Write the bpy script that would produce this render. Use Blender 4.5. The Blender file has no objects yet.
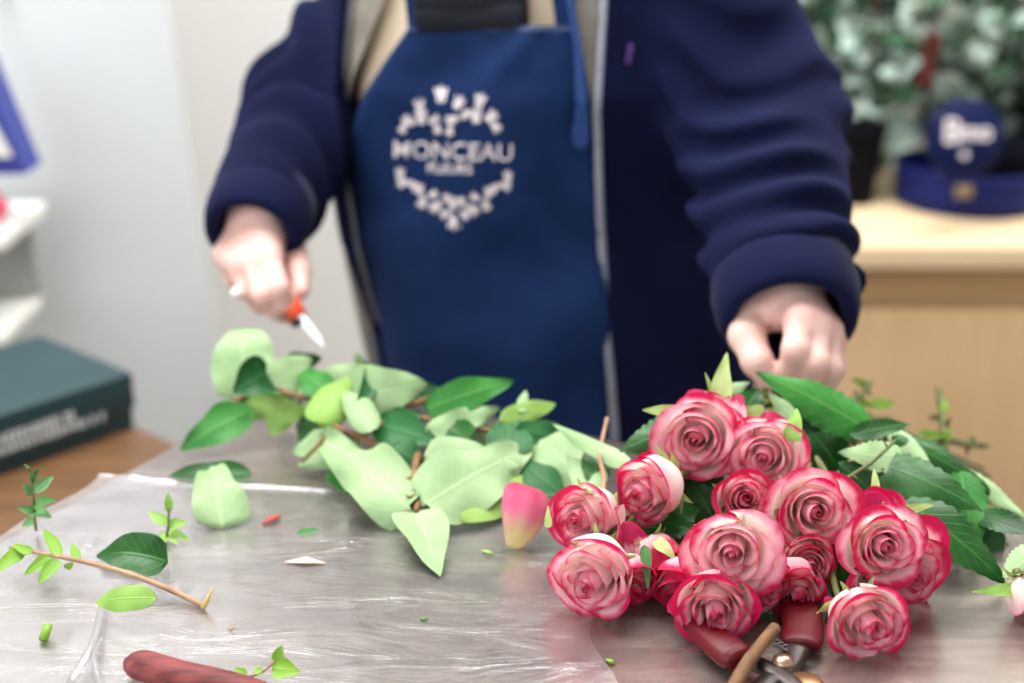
import bpy, math, random
import numpy as np
from mathutils import Vector, Matrix
random.seed(7); np.random.seed(7)
sc = bpy.context.scene
COL = sc.collection
R = math.radians
# ------------------------------------------------------------------ camera
F = 1422.0; CX, CY = 512.0, 341.5
TH = R(20); CAM = Vector((0, 0, 1.40)); TZ = 0.90
fw = Vector((0, math.cos(TH), -math.sin(TH))); up = Vector((0, math.sin(TH), math.cos(TH))); rt = Vector((1, 0, 0))
def ray(px, py): return rt*((px-CX)/F) + up*((CY-py)/F) + fw
def P(px, py, t): return CAM + ray(px, py)*t
def PZ(px, py, z):
    d = ray(px, py); return CAM + d*((z-CAM.z)/d.z)
def PH(px, py, h): return PZ(px, py, TZ+h)
def PY(px, py, y):
    d = ray(px, py); return CAM + d*(y/d.y)
cd = bpy.data.cameras.new('camera'); cam = bpy.data.objects.new('camera', cd); COL.objects.link(cam)
cam.location = CAM; cam.rotation_euler = (R(90)-TH, 0, 0)
cd.sensor_width = 36; cd.lens = F*36/1024; cd.clip_start = 0.02
cd.dof.use_dof = True; cd.dof.focus_distance = 0.94; cd.dof.aperture_fstop = 2.8; cd.dof.aperture_blades = 9
sc.camera = cam
sc.view_settings.view_transform = 'Standard'; sc.view_settings.look = 'None'
sc.view_settings.gamma = 1; sc.view_settings.use_curve_mapping = False; sc.view_settings.exposure = 0.22
sc.cycles.use_denoising = True
sc.cycles.max_bounces = 8; sc.cycles.transparent_max_bounces = 12

# ------------------------------------------------------------------ materials
def lin(c):
    return tuple(((x/255)/12.92 if x/255 <= .04045 else ((x/255+.055)/1.055)**2.4) for x in c) + (1,)
class NT:
    def __init__(s, name):
        s.m = bpy.data.materials.new(name); s.m.use_nodes = True
        s.t = s.m.node_tree; s.n = s.t.nodes; s.l = s.t.links
        s.b = s.n['Principled BSDF']; s.o = s.n['Material Output']
    def add(s, typ, **kw):
        nd = s.n.new(typ)
        for k, v in kw.items():
            if k in nd.inputs.keys() or isinstance(k, int): nd.inputs[k].default_value = v
            else: setattr(nd, k, v)
        return nd
    def link(s, a, b): s.l.new(a, b)
    def noise(s, scale, detail=4, rough=.5, coord='Object', stretch=None, dist=0):
        tc = s.add('ShaderNodeTexCoord'); nz = s.add('ShaderNodeTexNoise')
        nz.inputs['Scale'].default_value = scale; nz.inputs['Detail'].default_value = detail
        nz.inputs['Roughness'].default_value = rough; nz.inputs['Distortion'].default_value = dist
        if stretch:
            mp = s.add('ShaderNodeMapping'); mp.inputs['Scale'].default_value = stretch[:3]
            if len(stretch) > 3: mp.inputs['Rotation'].default_value = (0, 0, stretch[3])
            s.link(tc.outputs[coord], mp.inputs[0]); s.link(mp.outputs[0], nz.inputs['Vector'])
        else: s.link(tc.outputs[coord], nz.inputs['Vector'])
        return nz
    def ramp(s, fac, stops):
        r = s.add('ShaderNodeValToRGB'); e = r.color_ramp.elements
        while len(e) < len(stops): e.new(.5)
        for x, (p, c) in zip(e, stops): x.position = p; x.color = c if len(c) == 4 else lin(c)
        s.link(fac, r.inputs[0]); return r
    def bump(s, fac, strength=.3, dist=.002):
        b = s.add('ShaderNodeBump'); b.inputs['Strength'].default_value = strength; b.inputs['Distance'].default_value = dist
        s.link(fac, b.inputs['Height']); s.link(b.outputs[0], s.b.inputs['Normal']); return b
def simple(name, c1, c2=None, rough=.5, scale=20, metal=0, bump=0, stretch=None, spec=.5, sheen=0, bd=.002, detail=4):
    t = NT(name); b = t.b
    b.inputs['Roughness'].default_value = rough; b.inputs['Metallic'].default_value = metal
    b.inputs['Specular IOR Level'].default_value = spec
    nz = t.noise(scale, detail=detail, stretch=stretch)
    r = t.ramp(nz.outputs['Fac'], [(.3, c1), (.7, c2 or c1)])
    t.link(r.outputs[0], b.inputs['Base Color'])
    if bump: t.bump(nz.outputs['Fac'], bump, bd)
    if sheen:
        b.inputs['Sheen Weight'].default_value = sheen; b.inputs['Sheen Roughness'].default_value = .4
    return t.m
def leafmat(name, c_lo, c_hi, vein, rough, spec=.5, vstr=.5, transl=.25, coat=0):
    t = NT(name); b = t.b
    at = t.add('ShaderNodeAttribute', attribute_name='luv')
    sp = t.add('ShaderNodeSeparateXYZ'); t.link(at.outputs['Vector'], sp.inputs[0])
    ab = t.add('ShaderNodeMath', operation='ABSOLUTE'); t.link(sp.outputs[0], ab.inputs[0])
    # side veins: saw along v minus |u|
    mu = t.add('ShaderNodeMath', operation='MULTIPLY'); t.link(ab.outputs[0], mu.inputs[0]); mu.inputs[1].default_value = .22
    su = t.add('ShaderNodeMath', operation='SUBTRACT'); t.link(sp.outputs[1], su.inputs[0]); t.link(mu.outputs[0], su.inputs[1])
    m2 = t.add('ShaderNodeMath', operation='MULTIPLY'); t.link(su.outputs[0], m2.inputs[0]); m2.inputs[1].default_value = 9
    pp = t.add('ShaderNodeMath', operation='PINGPONG'); t.link(m2.outputs[0], pp.inputs[0]); pp.inputs[1].default_value = .5
    r1 = t.ramp(pp.outputs[0], [(0, (1, 1, 1, 1)), (.10, (0, 0, 0, 1))])
    r2 = t.ramp(ab.outputs[0], [(0, (1, 1, 1, 1)), (.09, (0, 0, 0, 1))])
    mx = t.add('ShaderNodeMath', operation='MAXIMUM')
    h = t.add('ShaderNodeMath', operation='MULTIPLY'); t.link(r1.outputs[0], h.inputs[0]); h.inputs[1].default_value = .45
    t.link(h.outputs[0], mx.inputs[0]); t.link(r2.outputs[0], mx.inputs[1])
    nz = t.noise(28, 5)
    base = t.ramp(nz.outputs['Fac'], [(.3, c_lo), (.7, c_hi)])
    mix = t.add('ShaderNodeMixRGB'); mix.inputs[2].default_value = lin(vein)
    fs = t.add('ShaderNodeMath', operation='MULTIPLY'); t.link(mx.outputs[0], fs.inputs[0]); fs.inputs[1].default_value = vstr
    t.link(fs.outputs[0], mix.inputs[0]); t.link(base.outputs[0], mix.inputs[1])
    t.link(mix.outputs[0], b.inputs['Base Color'])
    b.inputs['Roughness'].default_value = rough; b.inputs['Specular IOR Level'].default_value = spec
    b.inputs['Coat Weight'].default_value = coat; b.inputs['Coat Roughness'].default_value = .25
    bp = t.bump(mx.outputs[0], -.35 if coat else .35, .0008)
    if transl:
        tr = t.add('ShaderNodeBsdfTranslucent'); t.link(mix.outputs[0], tr.inputs[0])
        ms = t.add('ShaderNodeMixShader'); ms.inputs[0].default_value = transl
        t.link(b.outputs[0], ms.inputs[1]); t.link(tr.outputs[0], ms.inputs[2]); t.link(ms.outputs[0], t.o.inputs[0])
    return t.m
LEAF_DARK = leafmat('leaf_glossy_dark_green', (14, 62, 16), (32, 98, 30), (78, 146, 66), .36, spec=.4, vstr=.45, transl=.15, coat=.0)
LEAF_MID = leafmat('leaf_mid_green', (38, 112, 40), (66, 150, 58), (130, 190, 110), .5, spec=.35, vstr=.4, transl=.2)
LEAF_DEEP = leafmat('leaf_blue_green', (22, 80, 36), (42, 112, 56), (80, 150, 90), .5, spec=.35, vstr=.35, transl=.12)
LEAF_PALE = leafmat('leaf_pale_underside', (146, 182, 124), (176, 206, 154), (202, 222, 178), .6, vstr=.4, transl=.2)
LEAF_LIME = leafmat('leaf_lime_green', (140, 188, 80), (168, 208, 108), (190, 220, 136), .55, vstr=.4, transl=.25)
LEAF_SPRING = leafmat('leaf_small_fresh_green', (110, 165, 40), (150, 195, 60), (175, 205, 90), .45, vstr=.3, transl=.25)
LEAF_GREY = leafmat('leaf_small_sage_green', (60, 120, 62), (100, 155, 90), (140, 185, 120), .45, vstr=.3, transl=.15)
SEPAL = leafmat('sepal_pale_green', (150, 180, 90), (205, 215, 150), (225, 225, 180), .55, vstr=.3, transl=.25)
STEM_G = simple('stem_green_brown', (74, 92, 40), (112, 110, 58), .5, 60)
STEM_R = simple('stem_reddish_brown', (104, 66, 46), (150, 112, 66), .6, 90)
STEM_W = simple('stem_woody_brown', (92, 62, 38), (130, 92, 58), .7, 90, bump=.3)
STEM_T = simple('twig_tan', (150, 112, 84), (186, 150, 118), .6, 60)
def petalmat():
    t = NT('bicolour_rose_petal'); b = t.b
    at = t.add('ShaderNodeAttribute', attribute_name='Col')
    nz = t.noise(220, 3, .6)
    hs = t.add('ShaderNodeMixRGB', blend_type='MULTIPLY'); hs.inputs[0].default_value = .25
    r = t.ramp(nz.outputs['Fac'], [(.3, (.90, .84, .88, 1)), (.6, (1, 1, 1, 1))])
    t.link(at.outputs['Color'], hs.inputs[1]); t.link(r.outputs[0], hs.inputs[2])
    t.link(hs.outputs[0], b.inputs['Base Color'])
    b.inputs['Roughness'].default_value = .55; b.inputs['Sheen Weight'].default_value = .15
    b.inputs['Subsurface Weight'].default_value = .35; b.inputs['Subsurface Radius'].default_value = (.008, .004, .004); b.inputs['Subsurface Scale'].default_value = 1
    b.inputs['Specular IOR Level'].default_value = .3
    t.bump(nz.outputs['Fac'], .15, .0004)
    tr = t.add('ShaderNodeBsdfTranslucent'); t.link(hs.outputs[0], tr.inputs[0])
    ms = t.add('ShaderNodeMixShader'); ms.inputs[0].default_value = .40
    t.link(b.outputs[0], ms.inputs[1]); t.link(tr.outputs[0], ms.inputs[2]); t.link(ms.outputs[0], t.o.inputs[0])
    return t.m
PETAL = petalmat()

# ------------------------------------------------------------------ object helpers
def empty(name, loc, label, cat, group=None):
    o = bpy.data.objects.new(name, None); COL.objects.link(o); o.location = loc; o.empty_display_size = .02
    tag(o, label, cat, group); return o
def tag(o, label=None, cat=None, group=None, kind=None):
    if label: o['label'] = label
    if cat: o['category'] = cat
    if group: o['group'] = group
    if kind: o['kind'] = kind
    return o
bpy.context.view_layer.update()
def link(name, me, parent=None, smooth=True):
    """world-space mesh data; re-expressed relative to the parent's location"""
    o = bpy.data.objects.new(name, me); COL.objects.link(o)
    if parent is not None:
        chain = Vector(parent.location); q = parent.parent
        while q is not None: chain = chain + Vector(q.location); q = q.parent
        o.parent = parent
        me.transform(Matrix.Translation(-chain))
    if smooth and len(me.polygons): me.polygons.foreach_set('use_smooth', [True]*len(me.polygons))
    return o
def mk(name, verts, faces, mats, parent=None, smooth=True, mi=None, attr=None):
    me = bpy.data.meshes.new(name)
    me.from_pydata([tuple(v) for v in verts], [], faces)
    for m in (mats if isinstance(mats, (list, tuple)) else [mats]): me.materials.append(m)
    if mi is not None: me.polygons.foreach_set('material_index', mi)
    if attr:
        for an, (ty, data) in attr.items():
            a = me.attributes.new(an, ty, 'POINT')
            a.data.foreach_set('vector' if ty == 'FLOAT_VECTOR' else 'color', np.asarray(data, dtype=np.float32).ravel())
    me.update()
    return link(name, me, parent, smooth)
class MB:
    def __init__(s): s.v = []; s.f = []; s.mi = []
    def add(s, v, f, m=0):
        n = len(s.v); s.v += [Vector(x) for x in v]; s.f += [tuple(i+n for i in q) for q in f]; s.mi += [m]*len(f); return s
    def box(s, c, size, rot=None, bev=0, m=0):
        import bmesh
        bm = bmesh.new(); bmesh.ops.create_cube(bm, size=1)
        bmesh.ops.scale(bm, vec=size, verts=bm.verts)
        if bev: bmesh.ops.bevel(bm, geom=list(bm.edges), offset=bev, segments=3, affect='EDGES', profile=.5)
        M = (rot.to_4x4() if rot is not None else Matrix.Identity(4)); M = Matrix.Translation(Vector(c)) @ M
        vs = [M @ v.co for v in bm.verts]; fs = [[v.index for v in f.verts] for f in bm.faces]; bm.free()
        return s.add(vs, fs, m)
    def tube(s, pts, rad, n=8, m=0, flat=1.0, cap=True, fr=None):
        pts = [Vector(p) for p in pts]; N = len(pts)
        rad = rad if hasattr(rad, '__len__') else [rad]*N
        tg = [(pts[min(i+1, N-1)]-pts[max(i-1, 0)]).normalized() for i in range(N)]
        a = fr if fr is not None else (Vector((0, 0, 1)) if abs(tg[0].z) < .9 else Vector((1, 0, 0)))
        vs = []
        for i in range(N):
            u = (a - tg[i]*a.dot(tg[i])).normalized(); w = tg[i].cross(u); a = u
            for k in range(n):
                q = 2*math.pi*k/n
                vs.append(pts[i] + u*math.cos(q)*rad[i]*flat + w*math.sin(q)*rad[i])
        fs = [(i*n+k, i*n+(k+1) % n, (i+1)*n+(k+1) % n, (i+1)*n+k) for i in range(N-1) for k in range(n)]
        if cap: fs += [tuple(range(n))[::-1], tuple(range((N-1)*n, N*n))]
        return s.add(vs, fs, m)
    def lathe(s, prof, M, n=32, m=0):
        vs = []
        for r, z in prof:
            for k in range(n):
                q = 2*math.pi*k/n; vs.append(M @ Vector((r*math.cos(q), r*math.sin(q), z)))
        L = len(prof)
        fs = [(i*n+k, i*n+(k+1) % n, (i+1)*n+(k+1) % n, (i+1)*n+k) for i in range(L-1) for k in range(n)]
        return s.add(vs, fs, m)
    def build(s, name, mats, parent=None, smooth=True):
        return mk(name, s.v, s.f, mats, parent, smooth, s.mi)
def spline(pts, n=6):
    pts = [Vector(p) for p in pts]; out = []
    q = [2*pts[0]-pts[1]] + pts + [2*pts[-1]-pts[-2]]
    for i in range(1, len(q)-2):
        for k in range(n):
            t = k/n; a, b, c, d = q[i-1], q[i], q[i+1], q[i+2]
            out.append(.5*((2*b)+(c-a)*t+(2*a-5*b+4*c-d)*t*t+(3*b-a-3*c+d)*t**3))
    out.append(pts[-1]); return out

# ------------------------------------------------------------------ implicit surfaces
def vlen(a): return np.sqrt((a*a).sum(-1))
def cap(p, a, b, ra, rb):
    a = np.array(a); b = np.array(b); ab = b-a; h = np.clip(((p-a)@ab)/(ab@ab), 0, 1)
    return vlen(p-a-h[:, None]*ab) - (ra+(rb-ra)*h)
def ell(p, c, r, M=None):
    q = p-np.array(c)
    if M is not None: q = q@np.array(M)
    r = np.array(r); k = vlen(q/r); return (k-1)*r.min()*1.0 if False else k*(k-1)/np.maximum(vlen(q/(r*r)), 1e-6)
def smin(a, b, k):
    h = np.clip(.5+.5*(b-a)/k, 0, 1); return b*(1-h)+a*h-k*h*(1-h)
def smax(a, b, k): return -smin(-a, -b, k)
def chain(p, pts, rs, k=0.004):
    d = None
    for i in range(len(pts)-1):
        c = cap(p, pts[i], pts[i+1], rs[i], rs[i+1]); d = c if d is None else smin(d, c, k)
    return d
def nets(f, lo, hi, h, B=14, slack=1.0):
    lo = np.array(lo, float); hi = np.array(hi, float)
    nb = np.ceil((hi-lo)/(h*B)).astype(int)
    gi = np.stack(np.meshgrid(*[np.arange(n) for n in nb], indexing='ij'), -1).reshape(-1, 3)
    cen = lo+(gi+.5)*h*B
    d = f(cen); gi = gi[np.abs(d) < h*B*.87*1.25+slack*.02]
    NX = nb*B+2
    s = np.arange(B+1); loc = np.stack(np.meshgrid(s, s, s, indexing='ij'), -1).reshape(-1, 3)
    cid = []; cpos = []; quads = []
    lin_ = lambda ijk: (ijk[:, 0]*NX[1]+ijk[:, 1])*NX[2]+ijk[:, 2]
    for g in gi:
        base = g*B
        D = f(lo+(base+loc)*h).reshape(B+1, B+1, B+1)
        S = D < 0
        if S.all() or not S.any(): continue
        cnt = np.zeros((B, B, B), int); acc = np.zeros((B, B, B, 3))
        offs = [(i, j, k) for i in (0, 1) for j in (0, 1) for k in (0, 1)]
        for o in offs:
            for ax in range(3):
                if o[ax]: continue
                o2 = list(o); o2[ax] = 1
                a = D[o[0]:o[0]+B, o[1]:o[1]+B, o[2]:o[2]+B]; b = D[o2[0]:o2[0]+B, o2[1]:o2[1]+B, o2[2]:o2[2]+B]
                cr = (a < 0) != (b < 0)
                t = np.where(cr, a/np.where(cr, a-b, 1), 0)
                cnt += cr
                for x in range(3): acc[..., x] += np.where(cr, o[x]+(t if x == ax else 0), 0)
        I = np.argwhere(cnt > 0)
        pos = acc[cnt > 0]/cnt[cnt > 0][:, None]
        cid.append(lin_(I+base)); cpos.append(lo+(I+base+pos)*h)
        for ax in range(3):
            a = S[:B, :B, :B]; sl = [slice(0, B)]*3; sl[ax] = slice(1, B+1); b = S[tuple(sl)]
            E = np.argwhere(a != b)
            if not len(E): continue
            fl = a[tuple(E.T)]; E = E+base; u, v = (ax+1) % 3, (ax+2) % 3
            du = np.eye(3, dtype=int)[u]; dv = np.eye(3, dtype=int)[v]
            q = np.stack([lin_(E), lin_(E-du), lin_(E-du-dv), lin_(E-dv)], 1)
            q[~fl] = q[~fl][:, ::-1]; quads.append(q)
    cid = np.concatenate(cid); cpos = np.concatenate(cpos); quads = np.concatenate(quads)
    o = np.argsort(cid); cid = cid[o]; cpos = cpos[o]
    ix = np.searchsorted(cid, quads); ix = np.clip(ix, 0, len(cid)-1)
    ok = (cid[ix] == quads).all(1); return cpos, ix[ok]
def sdfmesh(name, f, lo, hi, h, mat, parent=None, slack=1.0):
    v, q = nets(f, lo, hi, h, slack=slack)
    return mk(name, v.tolist(), q.tolist(), mat, parent)

# ================================================================== THE ROOM
WALL = simple('wall_warm_white', (228, 228, 226), (232, 232, 230), .8, 3)
FLOOR = simple('floor_light_tile', (150, 140, 128), (165, 156, 144), .45, 6)
CEIL = simple('ceiling_white', (240, 240, 238), None, .9, 4)
def structure(name, c, size, mat):
    o = MB().box(c, size).build(name, mat, None, False); tag(o, kind='structure'); return o
structure('floor', (0.3, 1.2, -.05), (6.2, 5.0, .1), FLOOR)
structure('ceiling', (0.3, 1.2, 2.95), (6.2, 5.0, .1), CEIL)
structure('wall_back', (0.3, 3.55, 1.45), (6.2, .1, 2.9), WALL)
structure('wall_left', (-2.65, 1.2, 1.45), (.1, 4.6, 2.9), WALL)
structure('wall_right', (3.25, 1.2, 1.45), (.1, 4.6, 2.9), WALL)

# ---------------------------------------------------------------- steel work table
def steel():
    t = NT('brushed_stainless_steel'); b = t.b
    n1 = t.noise(7, 6, .6, stretch=(1, 5, 1, .45), dist=.4); n2 = t.noise(160, 3, .6, stretch=(1, 22, 1, .45))
    r = t.ramp(n1.outputs['Fac'], [(.3, (136, 124, 119)), (.7, (176, 164, 157))])
    t.link(r.outputs[0], b.inputs['Base Color'])
    b.inputs['Metallic'].default_value = .75
    rr = t.add('ShaderNodeMapRange'); rr.inputs[3].default_value = .16; rr.inputs[4].default_value = .34
    t.link(n1.outputs['Fac'], rr.inputs[0]); t.link(rr.outputs[0], b.inputs['Roughness'])
    ad = t.add('ShaderNodeMath', operation='MULTIPLY_ADD'); t.link(n2.outputs['Fac'], ad.inputs[0]); ad.inputs[1].default_value = .15; t.link(n1.outputs['Fac'], ad.inputs[2])
    t.bump(ad.outputs[0], .25, .0015); return t.m
STEEL = steel()
ang = -27.0
tu = Vector((math.cos(R(ang)), math.sin(R(ang)), 0)); tv = Vector((math.sin(R(ang)), -math.cos(R(ang)), 0))  # along back edge, towards the camera
TC = Vector((-.208, 1.277, 0)); TW, TD = 1.62, .82
tm = TC + tu*TW/2 + tv*TD/2
tab = empty('work_table', (tm.x, tm.y, 0), 'stainless steel work table with cut leaves and roses lying on it', 'table')
rotT = Matrix.Rotation(R(ang), 3, 'Z')
MB().box((tm.x, tm.y, TZ-.02), (TW, TD, .04), rotT, .004).build('tabletop', STEEL, tab)
fr = MB()
for s, L, o in ((1, TW-.1, tv*(TD/2-.05)), (-1, TW-.1, -tv*(TD/2-.05))):
    fr.box((tm.x+o.x, tm.y+o.y, TZ-.075), (L, .03, .06), rotT, .003)
for s in (1, -1):
    o = tu*(TW/2-.05)*s; fr.box((tm.x+o.x, tm.y+o.y, TZ-.075), (.03, TD-.1, .06), rotT, .003)
fr.build('under_frame', STEEL, tab)
for a in (1, -1):
    for c in (1, -1):
        o = tu*(TW/2-.06)*a + tv*(TD/2-.06)*c
        MB().tube([(tm.x+o.x, tm.y+o.y, 0.0), (tm.x+o.x, tm.y+o.y, TZ-.05)], .02, 14).build('leg', STEEL, tab)

# ---------------------------------------------------------------- cellophane film over the left side
def filmmat():
    t = NT('clear_cellophane'); t.n.remove(t.b)
    tr = t.add('ShaderNodeBsdfTransparent'); tr.inputs[0].default_value = (.93, .93, .94, 1)
    gl = t.add('ShaderNodeBsdfGlossy'); gl.inputs['Roughness'].default_value = .22; gl.inputs[0].default_value = (.95, .96, 1, 1)
    df = t.add('ShaderNodeBsdfDiffuse'); df.inputs[0].default_value = (.62, .59, .57, 1)
    fz = t.add('ShaderNodeFresnel'); fz.inputs[0].default_value = 1.5
    nz = t.noise(9, 7, .62, stretch=(1, 3.4, 1, .3), dist=1.2)
    bp = t.add('ShaderNodeBump'); bp.inputs['Strength'].default_value = .4; bp.inputs['Distance'].default_value = .004
    t.link(nz.outputs['Fac'], bp.inputs['Height']); t.link(bp.outputs[0], gl.inputs['Normal']); t.link(bp.outputs[0], fz.inputs['Normal'])
    m0 = t.add('ShaderNodeMixShader'); m0.inputs[0].default_value = .07; t.link(tr.outputs[0], m0.inputs[1]); t.link(df.outputs[0], m0.inputs[2])
    m1 = t.add('ShaderNodeMixShader'); sc_ = t.add('ShaderNodeMath', operation='MULTIPLY_ADD'); t.link(fz.outputs[0], sc_.inputs[0]); sc_.inputs[1].default_value = .26; sc_.inputs[2].default_value = .01
    t.link(sc_.outputs[0], m1.inputs[0]); t.link(m0.outputs[0], m1.inputs[1]); t.link(gl.outputs[0], m1.inputs[2])
    t.link(m1.outputs[0], t.o.inputs[0]); return t.m
FILM = filmmat()
def vnoise(x, y, s=1.0):
    return (math.sin(x*17*s+1.3+2*math.sin(y*11*s))*.5+math.sin(y*29*s+x*9*s+.7)*.3+math.sin(x*53*s-y*37*s)*.2)
nu, nv = 120, 110; fv = []; ff = []
for j in range(nv):
    for i in range(nu):
        u = i/(nu-1); v = j/(nv-1)
        c00 = TC+tu*-.012+tv*.258; c10 = PH(560, 512, 0); c01 = TC+tu*-.012+tv*.78; c11 = PH(650, 800, 0)
        p = c00.lerp(c10, u).lerp(c01.lerp(c11, u), v) + tu*(.006*math.sin(v*9)+.003*math.sin(v*31))*1 + tv*(.002*math.sin(u*11))
        a = (p-TC).dot(tu); b = (p-TC).dot(tv)
        rid = max(0, vnoise(a*2.2, b*1.3))**2*.0014 + abs(vnoise(b*2, a*3, 1.7))**3*.0010
        rid += .0018*math.exp(-(v/.006)**2)
        fv.append((p.x, p.y, TZ+.0008+rid)); 
for j in range(nv-1):
    for i in range(nu-1): ff.append((j*nu+i, j*nu+i+1, (j+1)*nu+i+1, (j+1)*nu+i))
film = mk('cellophane_sheet', fv, ff, FILM); tag(film, 'clear crinkled cellophane sheet spread over the left part of the steel table', 'film')
fo = MB()
a, b = PH(150, 484, .004), PH(350, 490, .004)
fo.tube(spline([a+(b-a)*k/6+Vector((0, .002*math.sin(k*2), 0)) for k in range(7)]), .0012, 8, flat=.5)
fo.build('fold', FILM, film); fo = MB()
a, b = PH(70, 683, .006), PH(104, 600, .006)
fo.tube(spline([a, a.lerp(b, .4)+Vector((.006, 0, .004)), b]), .003, 6, flat=.6)
fo.build('fold', FILM, film); fo = MB()
a, b = PH(102, 690, .006), PH(100, 635, .006)
fo.tube(spline([a, a.lerp(b, .5)+Vector((-.004, 0, .003)), b]), .003, 6, flat=.6)
fo.build('fold', FILM, film)

# ---------------------------------------------------------------- background furniture
BOARD = simple('white_panel_paint', (204, 208, 210), (208, 212, 214), .55, 4)
yb = 2.2
p0, p1 = PY(211, 320, yb), PY(173, 60, yb); lean = math.atan2(p0.x-p1.x, p1.z-p0.z)
o = empty('partition_panel', (p0.x-.9, yb, 0), 'tall smooth white panel standing behind the dark green box', 'panel')
rb = Matrix.Rotation(-lean, 3, 'Y')
edge0 = Vector((p0.x, yb+.02, p0.z)); axis = rb @ Vector((0, 0, 1)); side = rb @ Vector((1, 0, 0))
cb = edge0 - side*.9 + axis*(1.12-p0.z)
MB().box(cb, (1.8, .035, 2.1), rb, .003).build('board', BOARD, o)
MB().box((p0.x-.95, yb+.1, .05), (1.5, .3, .1), None, .005).build('foot', BOARD, o)

DESK = simple('desk_warm_brown_wood', (86, 58, 34), (116, 82, 50), .5, 5, stretch=(1, 14, 1, .6))
zd = .70
BR = PZ(138, 428, zd)                                  # near right bottom corner of the box
BL = PZ(0, 477, zd); bd = (BL-BR).normalized()
bn = Vector((-bd.y, bd.x, 0)); bn = bn if bn.y > 0 else -bn
# top height from the top corner
best = min(((abs((lambda q: CY-F*(q-CAM).dot(up)/(q-CAM).dot(fw))(BR+Vector((0, 0, h)))-373), h) for h in [x*.001 for x in range(20, 160)]))
BH = best[1]
yaw = math.atan2(-bd.y, -bd.x)
# depth from the back corner (42,335)
q = PZ(42, 335, zd+BH); dpt = max(.15, (q-BR).dot(bn)); off = (q-BR-Vector((0, 0, BH))).dot(-bd)
print('BOX', BR, bd, BH, dpt, off)
BOX = simple('box_dark_teal_card', (22, 52, 57), (27, 60, 65), .5, 8)
WHITEPRINT = simple('white_print', (214, 220, 222), None, .6, 5)
rz = Matrix.Rotation(yaw, 3, 'Z')
BW = .46
bc = BR + bd*BW/2 + bn*dpt/2 + Vector((0, 0, BH/2+.001))
bx = empty('gift_box', (bc.x, bc.y, zd), 'flat dark green cardboard box with pale lettering on the desk', 'box')
MB().box(bc-Vector((0, 0, BH*.12)), (BW-.006, dpt-.006, BH*.76), rz, .002).build('tray', BOX, bx)
MB().box(bc+Vector((0, 0, BH*.18)), (BW, dpt, BH*.64), rz, .003).build('lid', BOX, bx)
pr = MB(); rng = random.Random(3)
for row, (z0, s0, s1, hh) in enumerate(((.60, .085, .40, .013), (.42, .045, .40, .010))):
    s = s0
    while s < s1:
        w = rng.uniform(.004, .009); c = BR + bd*(s+w/2) - bn*.0008 + Vector((0, 0, BH*z0))
        pr.box(c, (w*.7, .0008, hh*(1 if rng.random() > .3 else .75)), rz); s += w+(.006 if rng.random() < .15 else .001)
pr.build('printed_lettering', WHITEPRINT, bx, False)
dk = empty('side_desk', (bc.x, bc.y, 0), 'low brown wooden desk under the dark green box', 'desk')
e0 = PZ(140, 428, zd)
dc = e0 + bd*.8 - bn*.05 + bn*0
MB().box((dc.x, dc.y, zd-.015), (1.6, .62, .03), rz, .003).build('desktop', DESK, dk)
for a in (.74, -.74):
    for c in (.26, -.26):
        q = dc + bd*a + bn*c; MB().box((q.x, q.y, (zd-.03)/2), (.05, .05, zd-.03), rz, .003).build('leg', DESK, dk)

# far-left shelf with packets
SHELFW = simple('shelf_white', (232, 232, 226), None, .5, 4)
s0 = P(2, 236, 2.0)
sh = empty('wall_shelf', (s0.x-.3, s0.y, s0.z-.06), 'white shelf board at the far left edge with packets on it', 'shelf')
MB().box((s0.x-.30, s0.y+.10, s0.z-.012), (.60, .20, .024), None, .004).build('shelf_board', SHELFW, sh)
MB().box((s0.x-.30, s0.y+.18, s0.z-.08), (.56, .02, .13), None, .003).build('bracket', simple('shelf_bracket_shaded_grey', (150, 152, 148)), sh)  # bracket whose grey paints in the shade under the shelf
MB().box((s0.x-.32, s0.y+.10, s0.z-.16), (.60, .18, .02), None, .004).build('shelf_board', SHELFW, sh)
BLUEP = simple('packet_royal_blue', (40, 52, 140), None, .4); REDP = simple('packet_red', (200, 60, 70), None, .4); PINKP = simple('tissue_pink', (228, 70, 110), (240, 120, 150), .6, 30)
a = PY(26, 174, s0.y+.05); b = PY(-60, 176, s0.y+.05); c = PY(-22, 60, s0.y+.05); d = PY(-60, 60, s0.y+.05)
bg = empty('printed_bag', ((a.x+b.x)/2, a.y, a.z), 'blue white and red printed bag above the shelf at far left', 'bag')
def slab(quad, th): 
    n = Vector((0, 1, 0))*th; v = list(quad)+[q+n for q in quad]
    return v, [(0, 1, 2, 3), (7, 6, 5, 4), (0, 4, 5, 1), (1, 5, 6, 2), (2, 6, 7, 3), (3, 7, 4, 0)]
MB().add(*slab([b, a, c, d], .07)).build('bag_body', BLUEP, bg, False)
def lerp4(u, v): return (b.lerp(a, u)).lerp(d.lerp(c, u), v)-Vector((0, .003, 0))
hk = c.lerp(d, .5)
MB().tube(spline([c.lerp(d, .25)+Vector((0, .03, -.004)), hk+Vector((0, .05, .07)), c.lerp(d, .75)+Vector((0, .03, -.004))]), .003, 6).build('cord_handle', SHELFW, bg)
MB().tube([hk+Vector((0, .03, .066)), Vector((hk.x, yb, hk.z+.066))], .005, 8).build('peg', SHELFW, bpy.data.objects['partition_panel'])
MB().add(*slab([lerp4(.05, .16), lerp4(.93, .16), lerp4(.86, .45), lerp4(.05, .45)], .002)).build('white_band', SHELFW, bg, False)
MB().add(*slab([lerp4(.05, .45), lerp4(.86, .45), lerp4(.80, .66), lerp4(.05, .66)], .002)).build('red_band', REDP, bg, False)
pk = MB(); q = s0+Vector((-.02, .05, 0)); rng = random.Random(9)
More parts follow.
